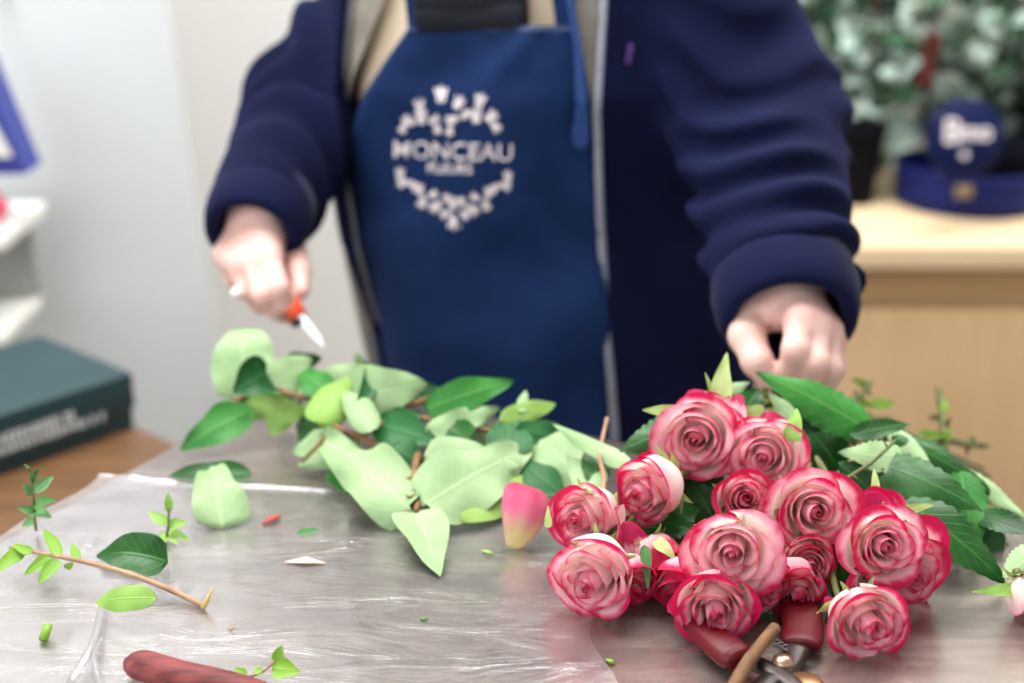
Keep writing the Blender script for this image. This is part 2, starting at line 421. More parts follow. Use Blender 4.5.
for k in range(22):
    c_ = q+Vector((rng.uniform(-.06, .015), rng.uniform(-.03, .03), rng.uniform(.012, .05)))
    n1 = Vector((rng.uniform(-1, 1), rng.uniform(-1, 0), rng.uniform(0, 1))).normalized(); t1 = n1.orthogonal().normalized(); t2 = n1.cross(t1)
    pk.add([c_+t1*.014*math.cos(x)+t2*.014*math.sin(x)+n1*.003*math.cos(3*x) for x in [i*math.pi/4 for i in range(8)]]+[c_-n1*.004], [(i, (i+1) % 8, 8) for i in range(8)])
o = pk.build('paper_flower', PINKP); tag(o, 'pink crumpled paper flower on the white shelf at far left', 'flower')

# cabinet right
CABT = simple('cabinet_light_oak', (220, 192, 154), (230, 204, 168), .5, 3, stretch=(1, 12, 12))
CABB = simple('cabinet_oak_front', (196, 162, 120), (208, 176, 134), .5, 3, stretch=(10, 10, 1))
yc = 2.30; zc = PY(940, 243, yc).z; xl = PY(795, 243, yc).x
cb = empty('wooden_cabinet', (xl+.9, yc+.25, 0), 'light oak cabinet behind the person carrying the bush and navy box', 'cabinet')
MB().box((xl+.85, yc+.26, zc-.02), (1.74, .56, .04), None, .004).build('cabinet_top', CABT, cb)
MB().box((xl+.85, yc+.27, (zc-.04)/2), (1.68, .50, zc-.04), None, .003).build('body', CABB, cb)
CABR = simple('cabinet_oak_rail', (176, 138, 92), (188, 150, 104), .5, 3, stretch=(1, 12, 12))
MB().box((xl+.85, yc+.013, zc-.075), (1.66, .018, .05), None, .002).build('rail', CABR, cb)
for k in range(2):
    dd = MB().box((xl+.44+.83*k, yc+.010, (zc-.12)/2+.02), (.80, .022, zc-.16), None, .003).build('door', CABB, cb)
    MB().tube([(xl+.44+.83*k+(.34 if k == 0 else -.34), yc-.02, .35), (xl+.44+.83*k+(.34 if k == 0 else -.34), yc-.02, .5)], .006, 8).build('handle', STEEL, dd)
# round navy box and disc sign
NAVY = simple('navy_card', (17, 27, 88), (21, 33, 98), .6, 8, spec=.2); NAVY2 = simple('navy_sign', (4, 18, 62), (6, 22, 72), .6, 8, spec=.2)
GOLD = simple('tarnished_brass', (150, 130, 96), None, .45, 10)
hb = P(975, 200, 2.55); hx, hy = hb.x+.02, yc+.28
rr_ = .134
hat = empty('round_hat_box', (hx, hy, zc), 'low round navy box with small brass plate on the cabinet', 'box')
M0 = Matrix.Translation((hx, hy, zc+.001))
MB().lathe([(0, 0), (rr_, 0), (rr_+.003, .003), (rr_+.003, .072), (rr_, .075), (rr_-.004, .072), (rr_-.004, .006), (0, .006)], M0, 64).build('box_body', NAVY, hat)
MB().lathe([(rr_+.0035, .060), (rr_+.006, .061), (rr_+.006, .074), (rr_+.0035, .075)], M0, 64).build('rim', NAVY, hat)
MB().box((hx-.054, hy-rr_-.001, zc+.052), (.030, .004, .022), None, .002).build('brass_plate', GOLD, hat)
ds = P(962, 138, 2.40)
sg = empty('round_sign', (ds.x, ds.y, ds.z-.065), 'navy round disc sign with white lettering standing against the bush', 'sign')
Md = Matrix.Translation((ds.x, yc+.06, PY(962, 138, yc+.06).z)) @ Matrix.Rotation(R(80), 4, 'X')
dsx = Vector((ds.x, yc+.06, PY(962, 138, yc+.06).z))
sg.location = dsx-Vector((0, 0, .066))
MB().lathe([(0, -.004), (.064, -.004), (.066, -.002), (.066, .002), (.064, .004), (0, .004)], Md, 48).build('disc', NAVY2, sg)
MB().box(dsx+Vector((0, .03, -.068)), (.05, .06, .006), None, .001).build('foot', NAVY2, sg)
def textmesh(s, size, bold=.0):
    cu = bpy.data.curves.new('t', 'FONT'); cu.body = s; cu.size = size; cu.align_x = 'CENTER'; cu.align_y = 'CENTER'; cu.offset = bold; cu.resolution_u = 3
    ob = bpy.data.objects.new('t', cu); COL.objects.link(ob); bpy.context.view_layer.update()
    me = bpy.data.meshes.new_from_object(ob.evaluated_get(bpy.context.evaluated_depsgraph_get()))
    vs = [v.co.copy() for v in me.vertices]; fs = [tuple(p.vertices) for p in me.polygons]
    bpy.data.objects.remove(ob); bpy.data.meshes.remove(me); bpy.data.curves.remove(cu); return vs, fs
PRINT = simple('cream_print', (236, 226, 228), None, .7, 10)
tb = MB()
for s, sz, ox, oy in (('B', .056, -.022, .010), ('mo', .040, .018, .010), ('o', .022, 0, -.026)):
    vs, fs = textmesh(s, sz, .0015)
    tb.add([Md @ Vector((v.x+ox, v.y+oy, .0052)) for v in vs], fs)
tb.build('lettering', PRINT, sg, False)

# dark pot and the grey-green bush
BLACK = simple('black_plastic', (8, 10, 18), None, .8, 10, spec=.1)
bp_ = PY(862, 168, yc+.22)
pot = MB().lathe([(0, 0), (.04, 0), (.052, .13), (.056, .13), (.056, .145), (.050, .145), (.048, .13), (.036, .02), (0, .02)], Matrix.Translation((bp_.x+.0, yc+.28, zc+.001)), 32).build('plant_pot', BLACK)
tag(pot, 'black pot on the cabinet just behind the elbow', 'pot')
GL1 = simple('eucalyptus_leaf_frosted', (188, 216, 202), (222, 240, 230), .6, 12)
GL2 = simple('eucalyptus_leaf_green', (52, 94, 64), (98, 142, 106), .55, 12)
GL3 = simple('eucalyptus_leaf_gap_shade', (14, 32, 24), (30, 54, 40), .55, 12)  # very dark leaf colour paints the shade in gaps between leaves
RB = simple('red_brown_twig', (110, 44, 44), (140, 60, 54), .6, 20)
bush = empty('eucalyptus_bush', (.95, 3.0, zc), 'grey green eucalyptus bush filling the top right corner behind the cabinet items', 'plant')
rng = random.Random(21); fb = MB(); st = MB()
bx0, bx1 = PY(772, 60, 2.85).x, 1.75
def bleaf(c, d, n, L, W, m):
    s_ = d.cross(n).normalized(); 
    v = [c, c+d*L*.3+s_*W*.45+n*W*.1, c+d*L*.7+s_*W*.42+n*W*.1, c+d*L, c+d*L*.7-s_*W*.42+n*W*.1, c+d*L*.3-s_*W*.45+n*W*.1, c+d*L*.5-n*W*.05]
    fb.add(v, [(0, 1, 6), (1, 2, 6), (2, 3, 6), (3, 4, 6), (4, 5, 6), (5, 0, 6)], m)
for b_ in range(105):
    x = rng.uniform(bx0, bx1); y = rng.uniform(2.66, 3.2); z0 = zc+.03+rng.uniform(-.02, .15)
    H = rng.uniform(.25, .62); ddx = rng.uniform(-.12, .12); ddy = rng.uniform(-.15, .05)
    pts = [Vector((x+ddx*t*t, y+ddy*t, z0+H*t)) for t in [i/5 for i in range(6)]]
    pts = [q for q in pts]
    st.tube(pts, .0035, 5, 1 if rng.random() < .3 else 0)
    k = 0
    while k < 16:
        t = (k+.5)/16; q = Vector((x+ddx*t*t, y+ddy*t, z0+H*t)); an = rng.uniform(0, 6.28)
        for s_ in (0, math.pi):
            d = Vector((math.cos(an+s_), math.sin(an+s_), rng.uniform(.1, .9))).normalized()
            n = Vector((rng.uniform(-.4, .4), rng.uniform(-1, .1), rng.uniform(.1, 1))).normalized(); n = (n-d*n.dot(d)).normalized()
            r0 = rng.random(); sz = rng.uniform(.050, .080) if r0 < .38 else rng.uniform(.04, .065)
            bleaf(q, d, n, sz, sz*.85, 0 if r0 < .38 else (1 if r0 < .68 else 2))
        k += 1
fb.build('foliage', [GL1, GL2, GL3], bush); st.build('branches', [simple('twig_green_grey', (70, 74, 52)), RB], bush)
bk = PY(925, 60, 2.62); dg = MB()
for k in range(7): dg.tube([bk+Vector((rng.uniform(-.012, .012), 0, -.04+k*.014)), bk+Vector((rng.uniform(-.012, .012), -.02, -.03+k*.014))], .012, 8)
dg.build('red_bud_cluster', RB, bush)
MB().lathe([(0, 0), (.16, 0), (.19, .12), (.18, .12), (.15, .02), (0, .02)], Matrix.Translation((1.05, 2.72, zc+.001)), 32).build('planter', BLACK, bush)

# ================================================================== THE FLORIST
NAVYF = None
def fleece():
    t = NT('navy_fleece'); b = t.b
    n1 = t.noise(10, 3); n2 = t.noise(420, 3, .7)
    r = t.ramp(n1.outputs['Fac'], [(.3, (12, 17, 42)), (.7, (16, 22, 52))]); t.link(r.outputs[0], b.inputs['Base Color'])
    b.inputs['Roughness'].default_value = .95; b.inputs['Specular IOR Level'].default_value = .1
    b.inputs['Sheen Weight'].default_value = .10; b.inputs['Sheen Roughness'].default_value = .5; b.inputs['Sheen Tint'].default_value = lin((90, 100, 190))
    t.bump(n2.outputs['Fac'], .5, .001); return t.m
FLEECE = fleece()
CUFFM = simple('navy_knit_cuff', (15, 19, 50), (19, 24, 58), .9, 8, spec=.1, sheen=.05)
def skinmat():
    t = NT('skin'); b = t.b
    n1 = t.noise(22, 4, .55); r = t.ramp(n1.outputs['Fac'], [(.3, (228, 178, 168)), (.7, (240, 202, 192))])
    t.link(r.outputs[0], b.inputs['Base Color']); b.inputs['Roughness'].default_value = .48
    b.inputs['Subsurface Weight'].default_value = .15; b.inputs['Subsurface Radius'].default_value = (.012, .004, .002); b.inputs['Subsurface Scale'].default_value = 1
    n2 = t.noise(300, 3); t.bump(n2.outputs['Fac'], .12, .0006); return t.m
SKIN = skinmat()
SHL, ELL, WRL = P(446, -80, 1.53), P(306, 98, 1.54), P(260, 214, 1.385)
SHR, ELR, WRR = Vector((.146, 1.45, 1.36)), P(760, 122, 1.375), P(785, 292, 1.205)
pel = Vector((.04, 1.52, .88)); nk = Vector((-.02, 1.50, 1.42))
def axis_x(z): return np.interp(z, [.7, .86, .975, 1.03, 1.15, 1.25, 1.42], [.05, .040, .025, .022, .010, -.0, -.02])
def torso(p, a, b, yc_=1.51):
    z = p[:, 2]
    aa = np.interp(z, [.70, .86, .975, 1.03, 1.15, 1.25, 1.38, 1.44], [a*1.0, a*1.06, a*1.15, a*1.14, a*1.08, a*.99, a*.72, a*.35])
    bb = np.interp(z, [.70, .88, 1.0, 1.08, 1.15, 1.25, 1.38, 1.44], [b*.97, b*.98, b*.93, b*1.03, b*1.12, b*.97, b*.7, b*.5])
    aa = aa*np.where(p[:, 0] > axis_x(z), np.interp(z, [.70, .98, 1.12], [1.16, 1.14, 1.0]), 1.0)
    x = (p[:, 0]-axis_x(z))/aa; y = (p[:, 1]-yc_)/bb
    k = np.sqrt(x*x+y*y); d = (k-1)*np.minimum(aa, bb)
    return np.maximum(d, np.maximum(z-1.44, .70-z))
A_ = np.array
# hand joint chains: (px, py, t) -> world
def ch(*pts): return [A_(P(*q)) for q in pts]
HL = dict(
 index=(ch((268, 256, 1.345), (279, 288, 1.322), (285, 303, 1.335), (289, 311, 1.352)), [.0115, .0102, .0092, .0080]),
 middle=(ch((252, 262, 1.345), (263, 294, 1.328), (275, 309, 1.345), (284, 315, 1.362)), [.0118, .0106, .0094, .0084]),
 ring=(ch((237, 262, 1.357), (248, 290, 1.345), (260, 304, 1.362), (270, 308, 1.378)), [.0112, .0100, .0090, .0080]),
 pinky=(ch((227, 254, 1.374), (234, 278, 1.368), (245, 291, 1.383), (256, 297, 1.395)), [.0102, .0088, .0080, .0070]),
 thumb=(ch((280, 232, 1.395), (293, 252, 1.385), (299, 272, 1.360), (301, 291, 1.344)), [.0150, .0130, .0110, .0088]))
HR = dict(
 index=(ch((800, 318, 1.158), (796, 349, 1.142), (789, 370, 1.155), (781, 386, 1.168)), [.0125, .0112, .0098, .0084]),
 middle=(ch((815, 325, 1.163), (815, 362, 1.145), (805, 386, 1.158), (797, 400, 1.170)), [.0122, .0112, .0098, .0084]),
 ring=(ch((826, 331, 1.176), (829, 368, 1.160), (818, 391, 1.172), (809, 403, 1.185)), [.0115, .0104, .0092, .0080]),
 pinky=(ch((831, 335, 1.195), (835, 368, 1.185), (826, 388, 1.195), (818, 398, 1.205)), [.0105, .0092, .0082, .0072]),
 thumb=(ch((752, 312, 1.195), (747, 336, 1.175), (757, 361, 1.160), (770, 382, 1.160)), [.0170, .0150, .0128, .0098]))
def hand(p, H, wr, el, palmr=.014):
    kn = [H[k][0][0] for k in ('index', 'middle', 'ring', 'pinky')]
    w = A_(wr); fo = (A_(el)-w); fo = fo/np.linalg.norm(fo)
    d = cap(p, w+fo*.05, w-fo*.0, .029, .026)
    palm = None
    for k_, q in zip((0, 1, 2, 3), kn):
        s = w*.75+q*.25
        c = cap(p, s, q, .0185, palmr); palm = c if palm is None else smin(palm, c, .012)
    d = smin(d, palm, .016)
    th = H['thumb'][0]
    d = smin(d, cap(p, w*.7+kn[0]*.3, th[0], .018, .017), .014)
    d = smin(d, cap(p, th[0], (kn[0]*.6+w*.4), .015, .014), .012)
    for nm in ('index', 'middle', 'ring', 'pinky', 'thumb'):
        pts, rs = H[nm]; c = chain(p, pts, rs, .002)
        # knuckle swell
        for j in (1, 2): c = smin(c, vlen(p-pts[j])-rs[j]*1.04, .003)
        near = vlen(p-pts[0]); kk = np.where(near < .022, .008, .0022)
        d = smin(d, c, kk)
    return d
def bodyf(p):
    d = torso(p, .150, .108, 1.515)
    N = A_(nk)
    d = smin(d, cap(p, N-A_((0, -.01, .05)), N+A_((0, -.02, .10)), .062, .055), .03)
    hc = N+A_((0, -.035, .20))
    head = ell(p, hc, (.074, .095, .105)); head = smin(head, ell(p, hc+A_((0, -.03, -.055)), (.055, .062, .062)), .03)
    head = smin(head, cap(p, hc+A_((0, -.09, .005)), hc+A_((0, -.112, -.022)), .008, .013), .010)       # nose
    for s in (-1, 1):
        head = smax(head, -ell(p, hc+A_((s*.031, -.094, .012)), (.015, .012, .009)), .008)               # eye sockets
        head = smin(head, ell(p, hc+A_((s*.031, -.078, .010)), (.0125, .0125, .0125)), .001)
        head = smin(head, ell(p, hc+A_((s*.076, .005, -.005)), (.008, .018, .030)), .004)                # ears
    head = smin(head, ell(p, hc+A_((0, -.090, -.058)), (.022, .010, .007)), .004)                        # lips
    d = smin(d, head, .02)
    for S, E, W in ((SHL, ELL, WRL), (SHR, ELR, WRR)):
        d = smin(d, smin(cap(p, A_(S), A_(E), .050, .042), cap(p, A_(E), A_(W), .042, .029), .015), .03)
    for s in (-1, 1):
        hp = A_((.045+s*.085, 1.52, .82)); kn_ = A_((.045+s*.095, 1.50, .46)); an = A_((.045+s*.10, 1.54, .08))
        d = smin(d, smin(cap(p, hp, kn_, .085, .055), cap(p, kn_, an, .053, .036), .02), .03)
        d = smin(d, cap(p, an+A_((0, .01, -.03)), an+A_((0, -.15, -.05)), .035, .025), .02)
    return d
def bodyfull(p):
    d = bodyf(p)
    for H, W, E in ((HL, WRL, ELL), (HR, WRR, ELR)):
        m = vlen(p-A_(W)) < .22
        if m.any():
            q = p[m]; d[m] = smin(d[m], hand(q, H, W, E), .010)
    return d
person = empty('person', (.03, 1.52, 0), 'person in navy fleece jacket and blue apron behind the table, small knife in one hand', 'person')
# body: fine around the hands, coarser elsewhere, sewn into one mesh by overlapping inside the sleeves
def body_mesh():
    vs = []; qs = []
    v, q = nets(bodyfull, (-.45, 1.02, 0.0), (.45, 1.72, 1.78), .0032, slack=.6)
    return v, q
v, q = body_mesh(); print('body verts', len(v))
mk('body', v.tolist(), q.tolist(), SKIN, person)

# sleeves and jacket body
def folds(p, a, b, amp, freq, seed, tw=.35, ref=None):
    a = A_(a); b = A_(b); ab = b-a; L = np.linalg.norm(ab); d = ab/L
    s = (p-a)@d; r = p-a-s[:, None]*d
    rf = A_(ref) if ref is not None else A_((0, 0, 1.0)); rf = rf-d*(rf@d); rf /= np.linalg.norm(rf); r2 = np.cross(d, rf)
    x = r@rf; y = r@r2
    ph = s*freq + tw*freq*x + 1.3*np.sin(y*30+seed)+1.1*np.sin(s*24+x*30+seed*2)
    w = np.sin(ph); w = np.sign(w)*np.abs(w)**.8
    m = .5+.5*np.sin(y*24+s*22+x*12+seed*3)
    return amp*w*m
def sleeve(p, S, E, W, r0, r1, r2, seed, tw):
    dirn = A_(W)-A_(E); dirn /= np.linalg.norm(dirn)
    d1 = cap(p, A_(S), A_(E), r0, r1) - folds(p, S, E, .0092, 88, seed, tw)
    d2 = cap(p, A_(E), A_(W)-dirn*.010, r1, r2) - folds(p, E, W, .0082, 112, seed+1, tw)
    d = smin(d1, d2, .025)
    # trim flat at the cuff
    e = (p-(A_(W)-dirn*.002))@dirn
    return smax(d, e, .008)
def xopenL(z): return np.interp(z, [.70, .80, .92, 1.03, 1.14, 1.26, 1.40], OL)
def xopenR(z): return np.interp(z, [.70, .80, .92, 1.03, 1.14, 1.26, 1.40], OR)
YF = 1.375
def xatz(pts, YF=1.375):
    out = []
    for z in [.70, .80, .92, 1.03, 1.14, 1.26, 1.40]:
        arr = sorted([(PY(px, py, YF).z, PY(px, py, YF).x) for px, py in pts]); zs = [a[0] for a in arr]; xs = [a[1] for a in arr]
        out.append(float(np.interp(z, zs, xs)))
    return out
OL = xatz([(352, -60), (347, 0), (336, 80), (335, 150), (343, 220), (360, 290), (376, 355), (392, 430), (400, 470)], 1.435)
OR = xatz([(606, -60), (609, 0), (598, 80), (598, 150), (602, 220), (608, 320), (616, 430), (618, 470)])
def jackf(p):
    z = p[:, 2]
    d = torso(p, .190, .138, 1.51)
    d = d - .005*np.sin(p[:, 0]*55+z*9+2*np.sin(z*7))*np.clip((1.3-z)*3, .2, 1)
    d = smax(d, .72-z, .01)
    hollow = torso(p, .176, .124, 1.51); hollow = np.maximum(hollow, -(1.47-z)*0-1)
    shell = smax(d, -hollow, .006)
    xl_ = xopenL(z); xr_ = xopenR(z)
    op = np.maximum(np.maximum(xl_-p[:, 0], p[:, 0]-xr_), p[:, 1]-1.48)
    shell = smax(shell, -op, .005)
    sl = sleeve(p, SHL, ELL, WRL, .066, .057, .053, 1.0, .5)
    sr = sleeve(p, SHR, ELR, WRR, .070, .078, .063, 2.3, -.9)
    out = smin(shell, smax(sl, -torso(p, .176, .124, 1.51), .004), .03); out = smin(out, smax(sr, -torso(p, .176, .124, 1.51), .004), .03)
    for W, E, r in ((WRL, ELL, .040), (WRR, ELR, .052)):
        dr = A_(W)-A_(E); dr /= np.linalg.norm(dr); out = smax(out, -cap(p, A_(W)-dr*.04, A_(W)+dr*.03, r-.004, r), .004)
    out = np.maximum(out, (np.sqrt((p[:, 0]+.02)**2+(p[:, 1]-1.50)**2) < .07)*.02*(z > 1.40)-1*(~((np.sqrt((p[:, 0]+.02)**2+(p[:, 1]-1.50)**2) < .07) & (z > 1.40))))
    return out
jk = sdfmesh('jacket', jackf, (-.40, 1.05, .68), (.42, 1.72, 1.46), .0042, FLEECE, person, slack=1.2)
# cuffs: elastic bands
for W, E, r in ((WRL+(WRL-ELL).normalized()*.006, ELL, .0495), (WRR+(WRR-ELR).normalized()*.010, ELR, .0595)):
    d = (W-E).normalized(); m = MB(); prof = []
    M = Matrix.Translation(W) @ d.to_track_quat('Z', 'Y').to_matrix().to_4x4()
    prof = [(r-.010, -.03), (r+.001, -.03), (r+.003, -.008), (r+.001, .012), (r-.003, .026), (r-.008, .031), (r-.013, .030), (r-.016, .022), (r-.014, -.03)]
    m.lathe(prof, M, 48).build('cuff', CUFFM, person)

# front surface helper
def yfront(x, z, fn, y0=1.22, y1=1.6):
    ys = np.linspace(y0, y1, 190); pp = np.stack([np.full_like(ys, x), ys, np.full_like(ys, z)], 1)
    d = fn(pp); ix = np.argmax(d < 0); return float(ys[ix]) if d[ix] < 0 else y1
tor_shirt = lambda p: torso(p, .166, .118, 1.51)
shirt = simple('shirt_cream_cotton', (232, 208, 176), (238, 218, 190), .85, 30)
sdfmesh('shirt', lambda p: np.maximum(torso(p, .160, .113, 1.51), -1.0), (-.25, 1.3, .68), (.25, 1.72, 1.46), .006, shirt, person)
def strip(name, fpts, mat, off, fn, parent, thick=.0012, y1=1.5):
    """surface spanned between two pixel polylines [(xl,xr,py)] laid on the torso front"""
    rows = []
    for (a, b, py) in fpts: rows.append((a, b, py))
    ny = 44; nx = 22; vs = []
    pys = np.linspace(rows[0][2], rows[-1][2], ny)
    for py in pys:
        a = np.interp(py, [r[2] for r in rows], [r[0] for r in rows]); b = np.interp(py, [r[2] for r in rows], [r[1] for r in rows])
        for i in range(nx):
            px = a+(b-a)*i/(nx-1); y = 1.39
            for _ in range(4):
                q = PY(px, py, y); y = yfront(q.x, q.z, fn)-off(px, py)
            q = PY(px, py, y); vs.append(q)
    fs = [(j*nx+i, j*nx+i+1, (j+1)*nx+i+1, (j+1)*nx+i) for j in range(ny-1) for i in range(nx-1)]
    n = len(vs); vs2 = vs+[q+Vector((0, thick, 0)) for q in vs]
    fs2 = fs+[tuple(x+n for x in reversed(f)) for f in fs]
    bd_ = [i for i in range(nx)]+[j*nx+nx-1 for j in range(1, ny)]+[(ny-1)*nx+i for i in range(nx-2, -1, -1)]+[j*nx for j in range(ny-2, 0, -1)]
    fs2 += [(bd_[k], bd_[k]+n, bd_[(k+1) % len(bd_)]+n, bd_[(k+1) % len(bd_)]) for k in range(len(bd_))]
    return mk(name, vs2, fs2, mat, parent)
LINING = simple('lining_grey_taupe', (128, 122, 112), (150, 144, 134), .9, 40)
jt = lambda p: torso(p, .188, .136, 1.51)
st_t = lambda p: torso(p, .160, .113, 1.51)
mid_t = lambda p: torso(p, .174, .126, 1.51)
strip('lining', [(340, 392, -40), (340, 385, 0), (331, 352, 80), (331, 342, 130), (333, 348, 190), (345, 362, 260), (360, 378, 330), (380, 396, 420)], LINING, lambda x, y: .004, mid_t, jk)
strip('lining', [(570, 616, -40), (572, 616, 0), (578, 606, 60), (592, 604, 120), (597, 606, 200), (604, 612, 300), (610, 618, 420)], LINING, lambda x, y: .004, mid_t, jk)
APRON = simple('apron_blue_cotton', (14, 38, 80), (19, 47, 94), .8, 25, spec=.2, bump=.15, bd=.001)
def apron_off(px, py):
    f = .012 + .005*math.sin(px*.035+py*.02) + .010*math.exp(-((px-505-(60-py)*.9)/14)**2)*max(0, 1-abs(py-60)/60) - .006*math.exp(-((px-450)/30)**2)*max(0, 1-abs(py-70)/50)
    f += .003*math.sin(py*.045+px*.01)*(py > 220)
    return f
ap = strip('apron', [(409, 574, 27), (389, 583, 55), (363, 590, 95), (350, 594, 135), (347, 598, 180), (352, 602, 230), (366, 608, 300), (378, 614, 370), (390, 620, 470)], APRON, apron_off, mid_t, person, .0015)
ys_ap = {}
def on_apron(px, py, lift=.0012):
    y = 1.39
    for _ in range(4): q = PY(px, py, y); y = yfront(q.x, q.z, mid_t)-apron_off(px, py)
    return PY(px, py, y-lift)
strip('hem', [(408, 575, 26), (406, 576, 31)], simple('apron_hem_grey_blue', (74, 88, 128), None, .8), lambda x, y: apron_off(x, y)+.001, mid_t, ap)
strip('strap', [(556, 577, -45), (552, 576, 0), (556, 576, 28)], APRON, lambda x, y: .016, mid_t, ap)
strip('strap', [(410, 428, -45), (405, 425, 0), (408, 426, 30)], APRON, lambda x, y: .016, mid_t, ap)
strip('tie', [(566, 574, 0), (574, 582, 50), (576, 588, 110), (572, 590, 140), (578, 584, 150)], simple('apron_tie_blue', (34, 68, 128), None, .8), lambda x, y: .021, mid_t, ap)
BLK = simple('black_knit', (14, 18, 28), (22, 26, 38), .85, 60, bump=.3)
sc1 = MB()
for k, (py, r) in enumerate(((12, .022), (-6, .026), (-28, .026))):
    pts = [on_apron(px, py+ (6 if px in (425, 535) else 0), -.012+.0*k) for px in (418, 440, 470, 500, 528)]
    sc1.tube(spline(pts, 6), [r*.6]+[r]*23+[r*.6], 16)
sc1.build('scarf', BLK, person)
# collar and zipper
ZIPM = simple('zipper_tape_grey', (128, 132, 150), (150, 152, 166), .6, 200, spec=.4)
for side, fn in ((-1, xopenL), (1, xopenR)):
    pts = []
    for z in np.linspace(.72, 1.34, 50):
        x = float(fn(z)); y = yfront(x+side*.012, z, jt); pts.append((x, y-.004, z))
    zt = MB().tube(pts, .0042, 8, fr=Vector((1, 0, 0)), flat=.75)
    z_ = zt.build('zipper', ZIPM, person)
    tp = []
    for i in range(len(pts)-1):
        for k in range(4): tp.append(Vector(pts[i]).lerp(Vector(pts[i+1]), k/4)+Vector((-side*.0035, -.001, 0)))
    MB().tube(tp, [.0022 if i % 2 else .0012 for i in range(len(tp))], 6).build('zipper_teeth', simple('zipper_teeth_metal', (190, 192, 200), None, .35, 10, metal=.6), z_, False)
y_ = 1.34; q = PY(631, 56, 1.37)
tg_ = MB().box((q.x, yfront(q.x, q.z, jackf)-.003, q.z), (.0055, .003, .020), Matrix.Rotation(R(8), 3, 'Y'), .001); tg_.build('sleeve_tag', simple('purple_label', (70, 50, 130), (96, 36, 90), .6, 90), jk)
# logo
lg = MB()
def place(vs, fs, sc_, cx, cy, rot=0):
    out = []
    for v in vs:
        x = v[0]*math.cos(rot)-v[1]*math.sin(rot); y = v[0]*math.sin(rot)+v[1]*math.cos(rot)
        px = cx+x*sc_; py = cy-y*sc_; out.append((px, py))
    lg.add([on_apron(a, b) for a, b in out], fs)
def shape_text(s, size, cx, cy, tilt, bold, sx=1):
    vs, fs = textmesh(s, 1.0, bold); x0 = min(v.x for v in vs); x1 = max(v.x for v in vs); k = size/(x1-x0)
    place([((v.x-(x0+x1)/2)*sx, v.y) for v in vs], fs, k, cx, cy, tilt)
shape_text('MONCEAU', 119, 453, 152, R(-1.8), .008)
shape_text('FLEURS', 45, 450, 169, R(-1.8), .02)
# leaf-and-bud motifs of the emblem
def blob(cx, cy, L, W, rot):
    n = 10; vs = [(L*.5*math.cos(2*math.pi*i/n), W*.5*math.sin(2*math.pi*i/n)*(1.0-.3*math.cos(2*math.pi*i/n))) for i in range(n)]
    place(vs, [tuple(range(n))], 1, cx, cy, rot)
def bud(cx, cy, s, rot):
    for da, L in ((0, 1.2), (R(32), 1.05), (-R(32), 1.05)):
        a = rot+da; blob(cx+math.cos(a)*s*.45, cy-math.sin(a)*s*.45, s*L, s*.42, a)
    blob(cx, cy, s*.8, s*.75, rot)
for (x, y, s, a) in ((441, 98, 10, 90), (420, 108, 8, 100), (457, 105, 8, 60), (479, 104, 9, 75), (411, 122, 8, 160), (421, 120, 9, 90), (432, 121, 7, 20), (455, 119, 8, 200), (464, 116, 7, 45),
                     (476, 119, 9, 90), (489, 118, 8, 40), (494, 125, 7, -50), (404, 127, 6, -120), (437, 127, 6, -80), (450, 129, 6, -100)):
    bud(x, y, s*1.3, R(a))
lft = [(400, 176, 7, 90), (405, 182, 7, 200), (412, 184, 7, -40), (420, 192, 7, 100), (423, 200, 7, -110), (431, 195, 6, 20), (438, 205, 8, 210), (446, 201, 6, 80)]
for (x, y, s, a) in lft:
    bud(x, y, s*1.3, R(a)); bud(2*453-x+2, y+3, s*1.3, R(180-a))
for (x, y, s, a) in ((453, 206, 8, 90), (454, 218, 10, -90), (447, 213, 7, 200), (462, 214, 7, -20)): bud(x, y, s*1.25, R(a))
lg.build('printed_logo', PRINT, ap, False)
# trousers, shoes, hair
def trou(p):
    d = np.maximum(torso(p, .168, .122, 1.515), p[:, 2]-.98)
    for s in (-1, 1):
        hp = A_((.045+s*.085, 1.52, .82)); kn_ = A_((.045+s*.095, 1.50, .46)); an = A_((.045+s*.10, 1.54, .10))
        d = smin(d, smin(cap(p, hp, kn_, .098, .070), cap(p, kn_, an, .068, .055), .02), .03)
    return np.maximum(d, .07-p[:, 2])
sdfmesh('trousers', trou, (-.25, 1.3, .04), (.32, 1.72, 1.0), .009, simple('trousers_dark_denim', (24, 28, 44), (34, 40, 58), .85, 60), person)
for s in (-1, 1):
    an = A_((.045+s*.10, 1.54, .05))
    sdfmesh('shoe', lambda p: smax(smin(cap(p, an+A_((0, .02, .0)), an+A_((0, -.17, -.015)), .045, .038), cap(p, an, an+A_((0, 0, .06)), .045, .045), .02), .0-p[:, 2]+.001, .004), an-.25, an+.25, .006, BLACK, person)
hc = A_(nk)+A_((0, -.035, .20))
def hairf(p):
    d = ell(p, hc+A_((0, .014, .012)), (.086, .102, .110)); d = smin(d, ell(p, hc+A_((0, .10, -.02)), (.045, .045, .05)), .02)
    d = d-.0025*np.sin(p[:, 0]*260+8*np.sin(p[:, 2]*20))
    face = ell(p, hc+A_((0, -.085, -.035)), (.072, .085, .092)); return smax(d, -face, .01)
sdfmesh('hair', hairf, hc-.2, hc+.2, .004, simple('hair_brown', (62, 42, 30), (84, 58, 42), .5, 80, stretch=(20, 20, 1)), person)
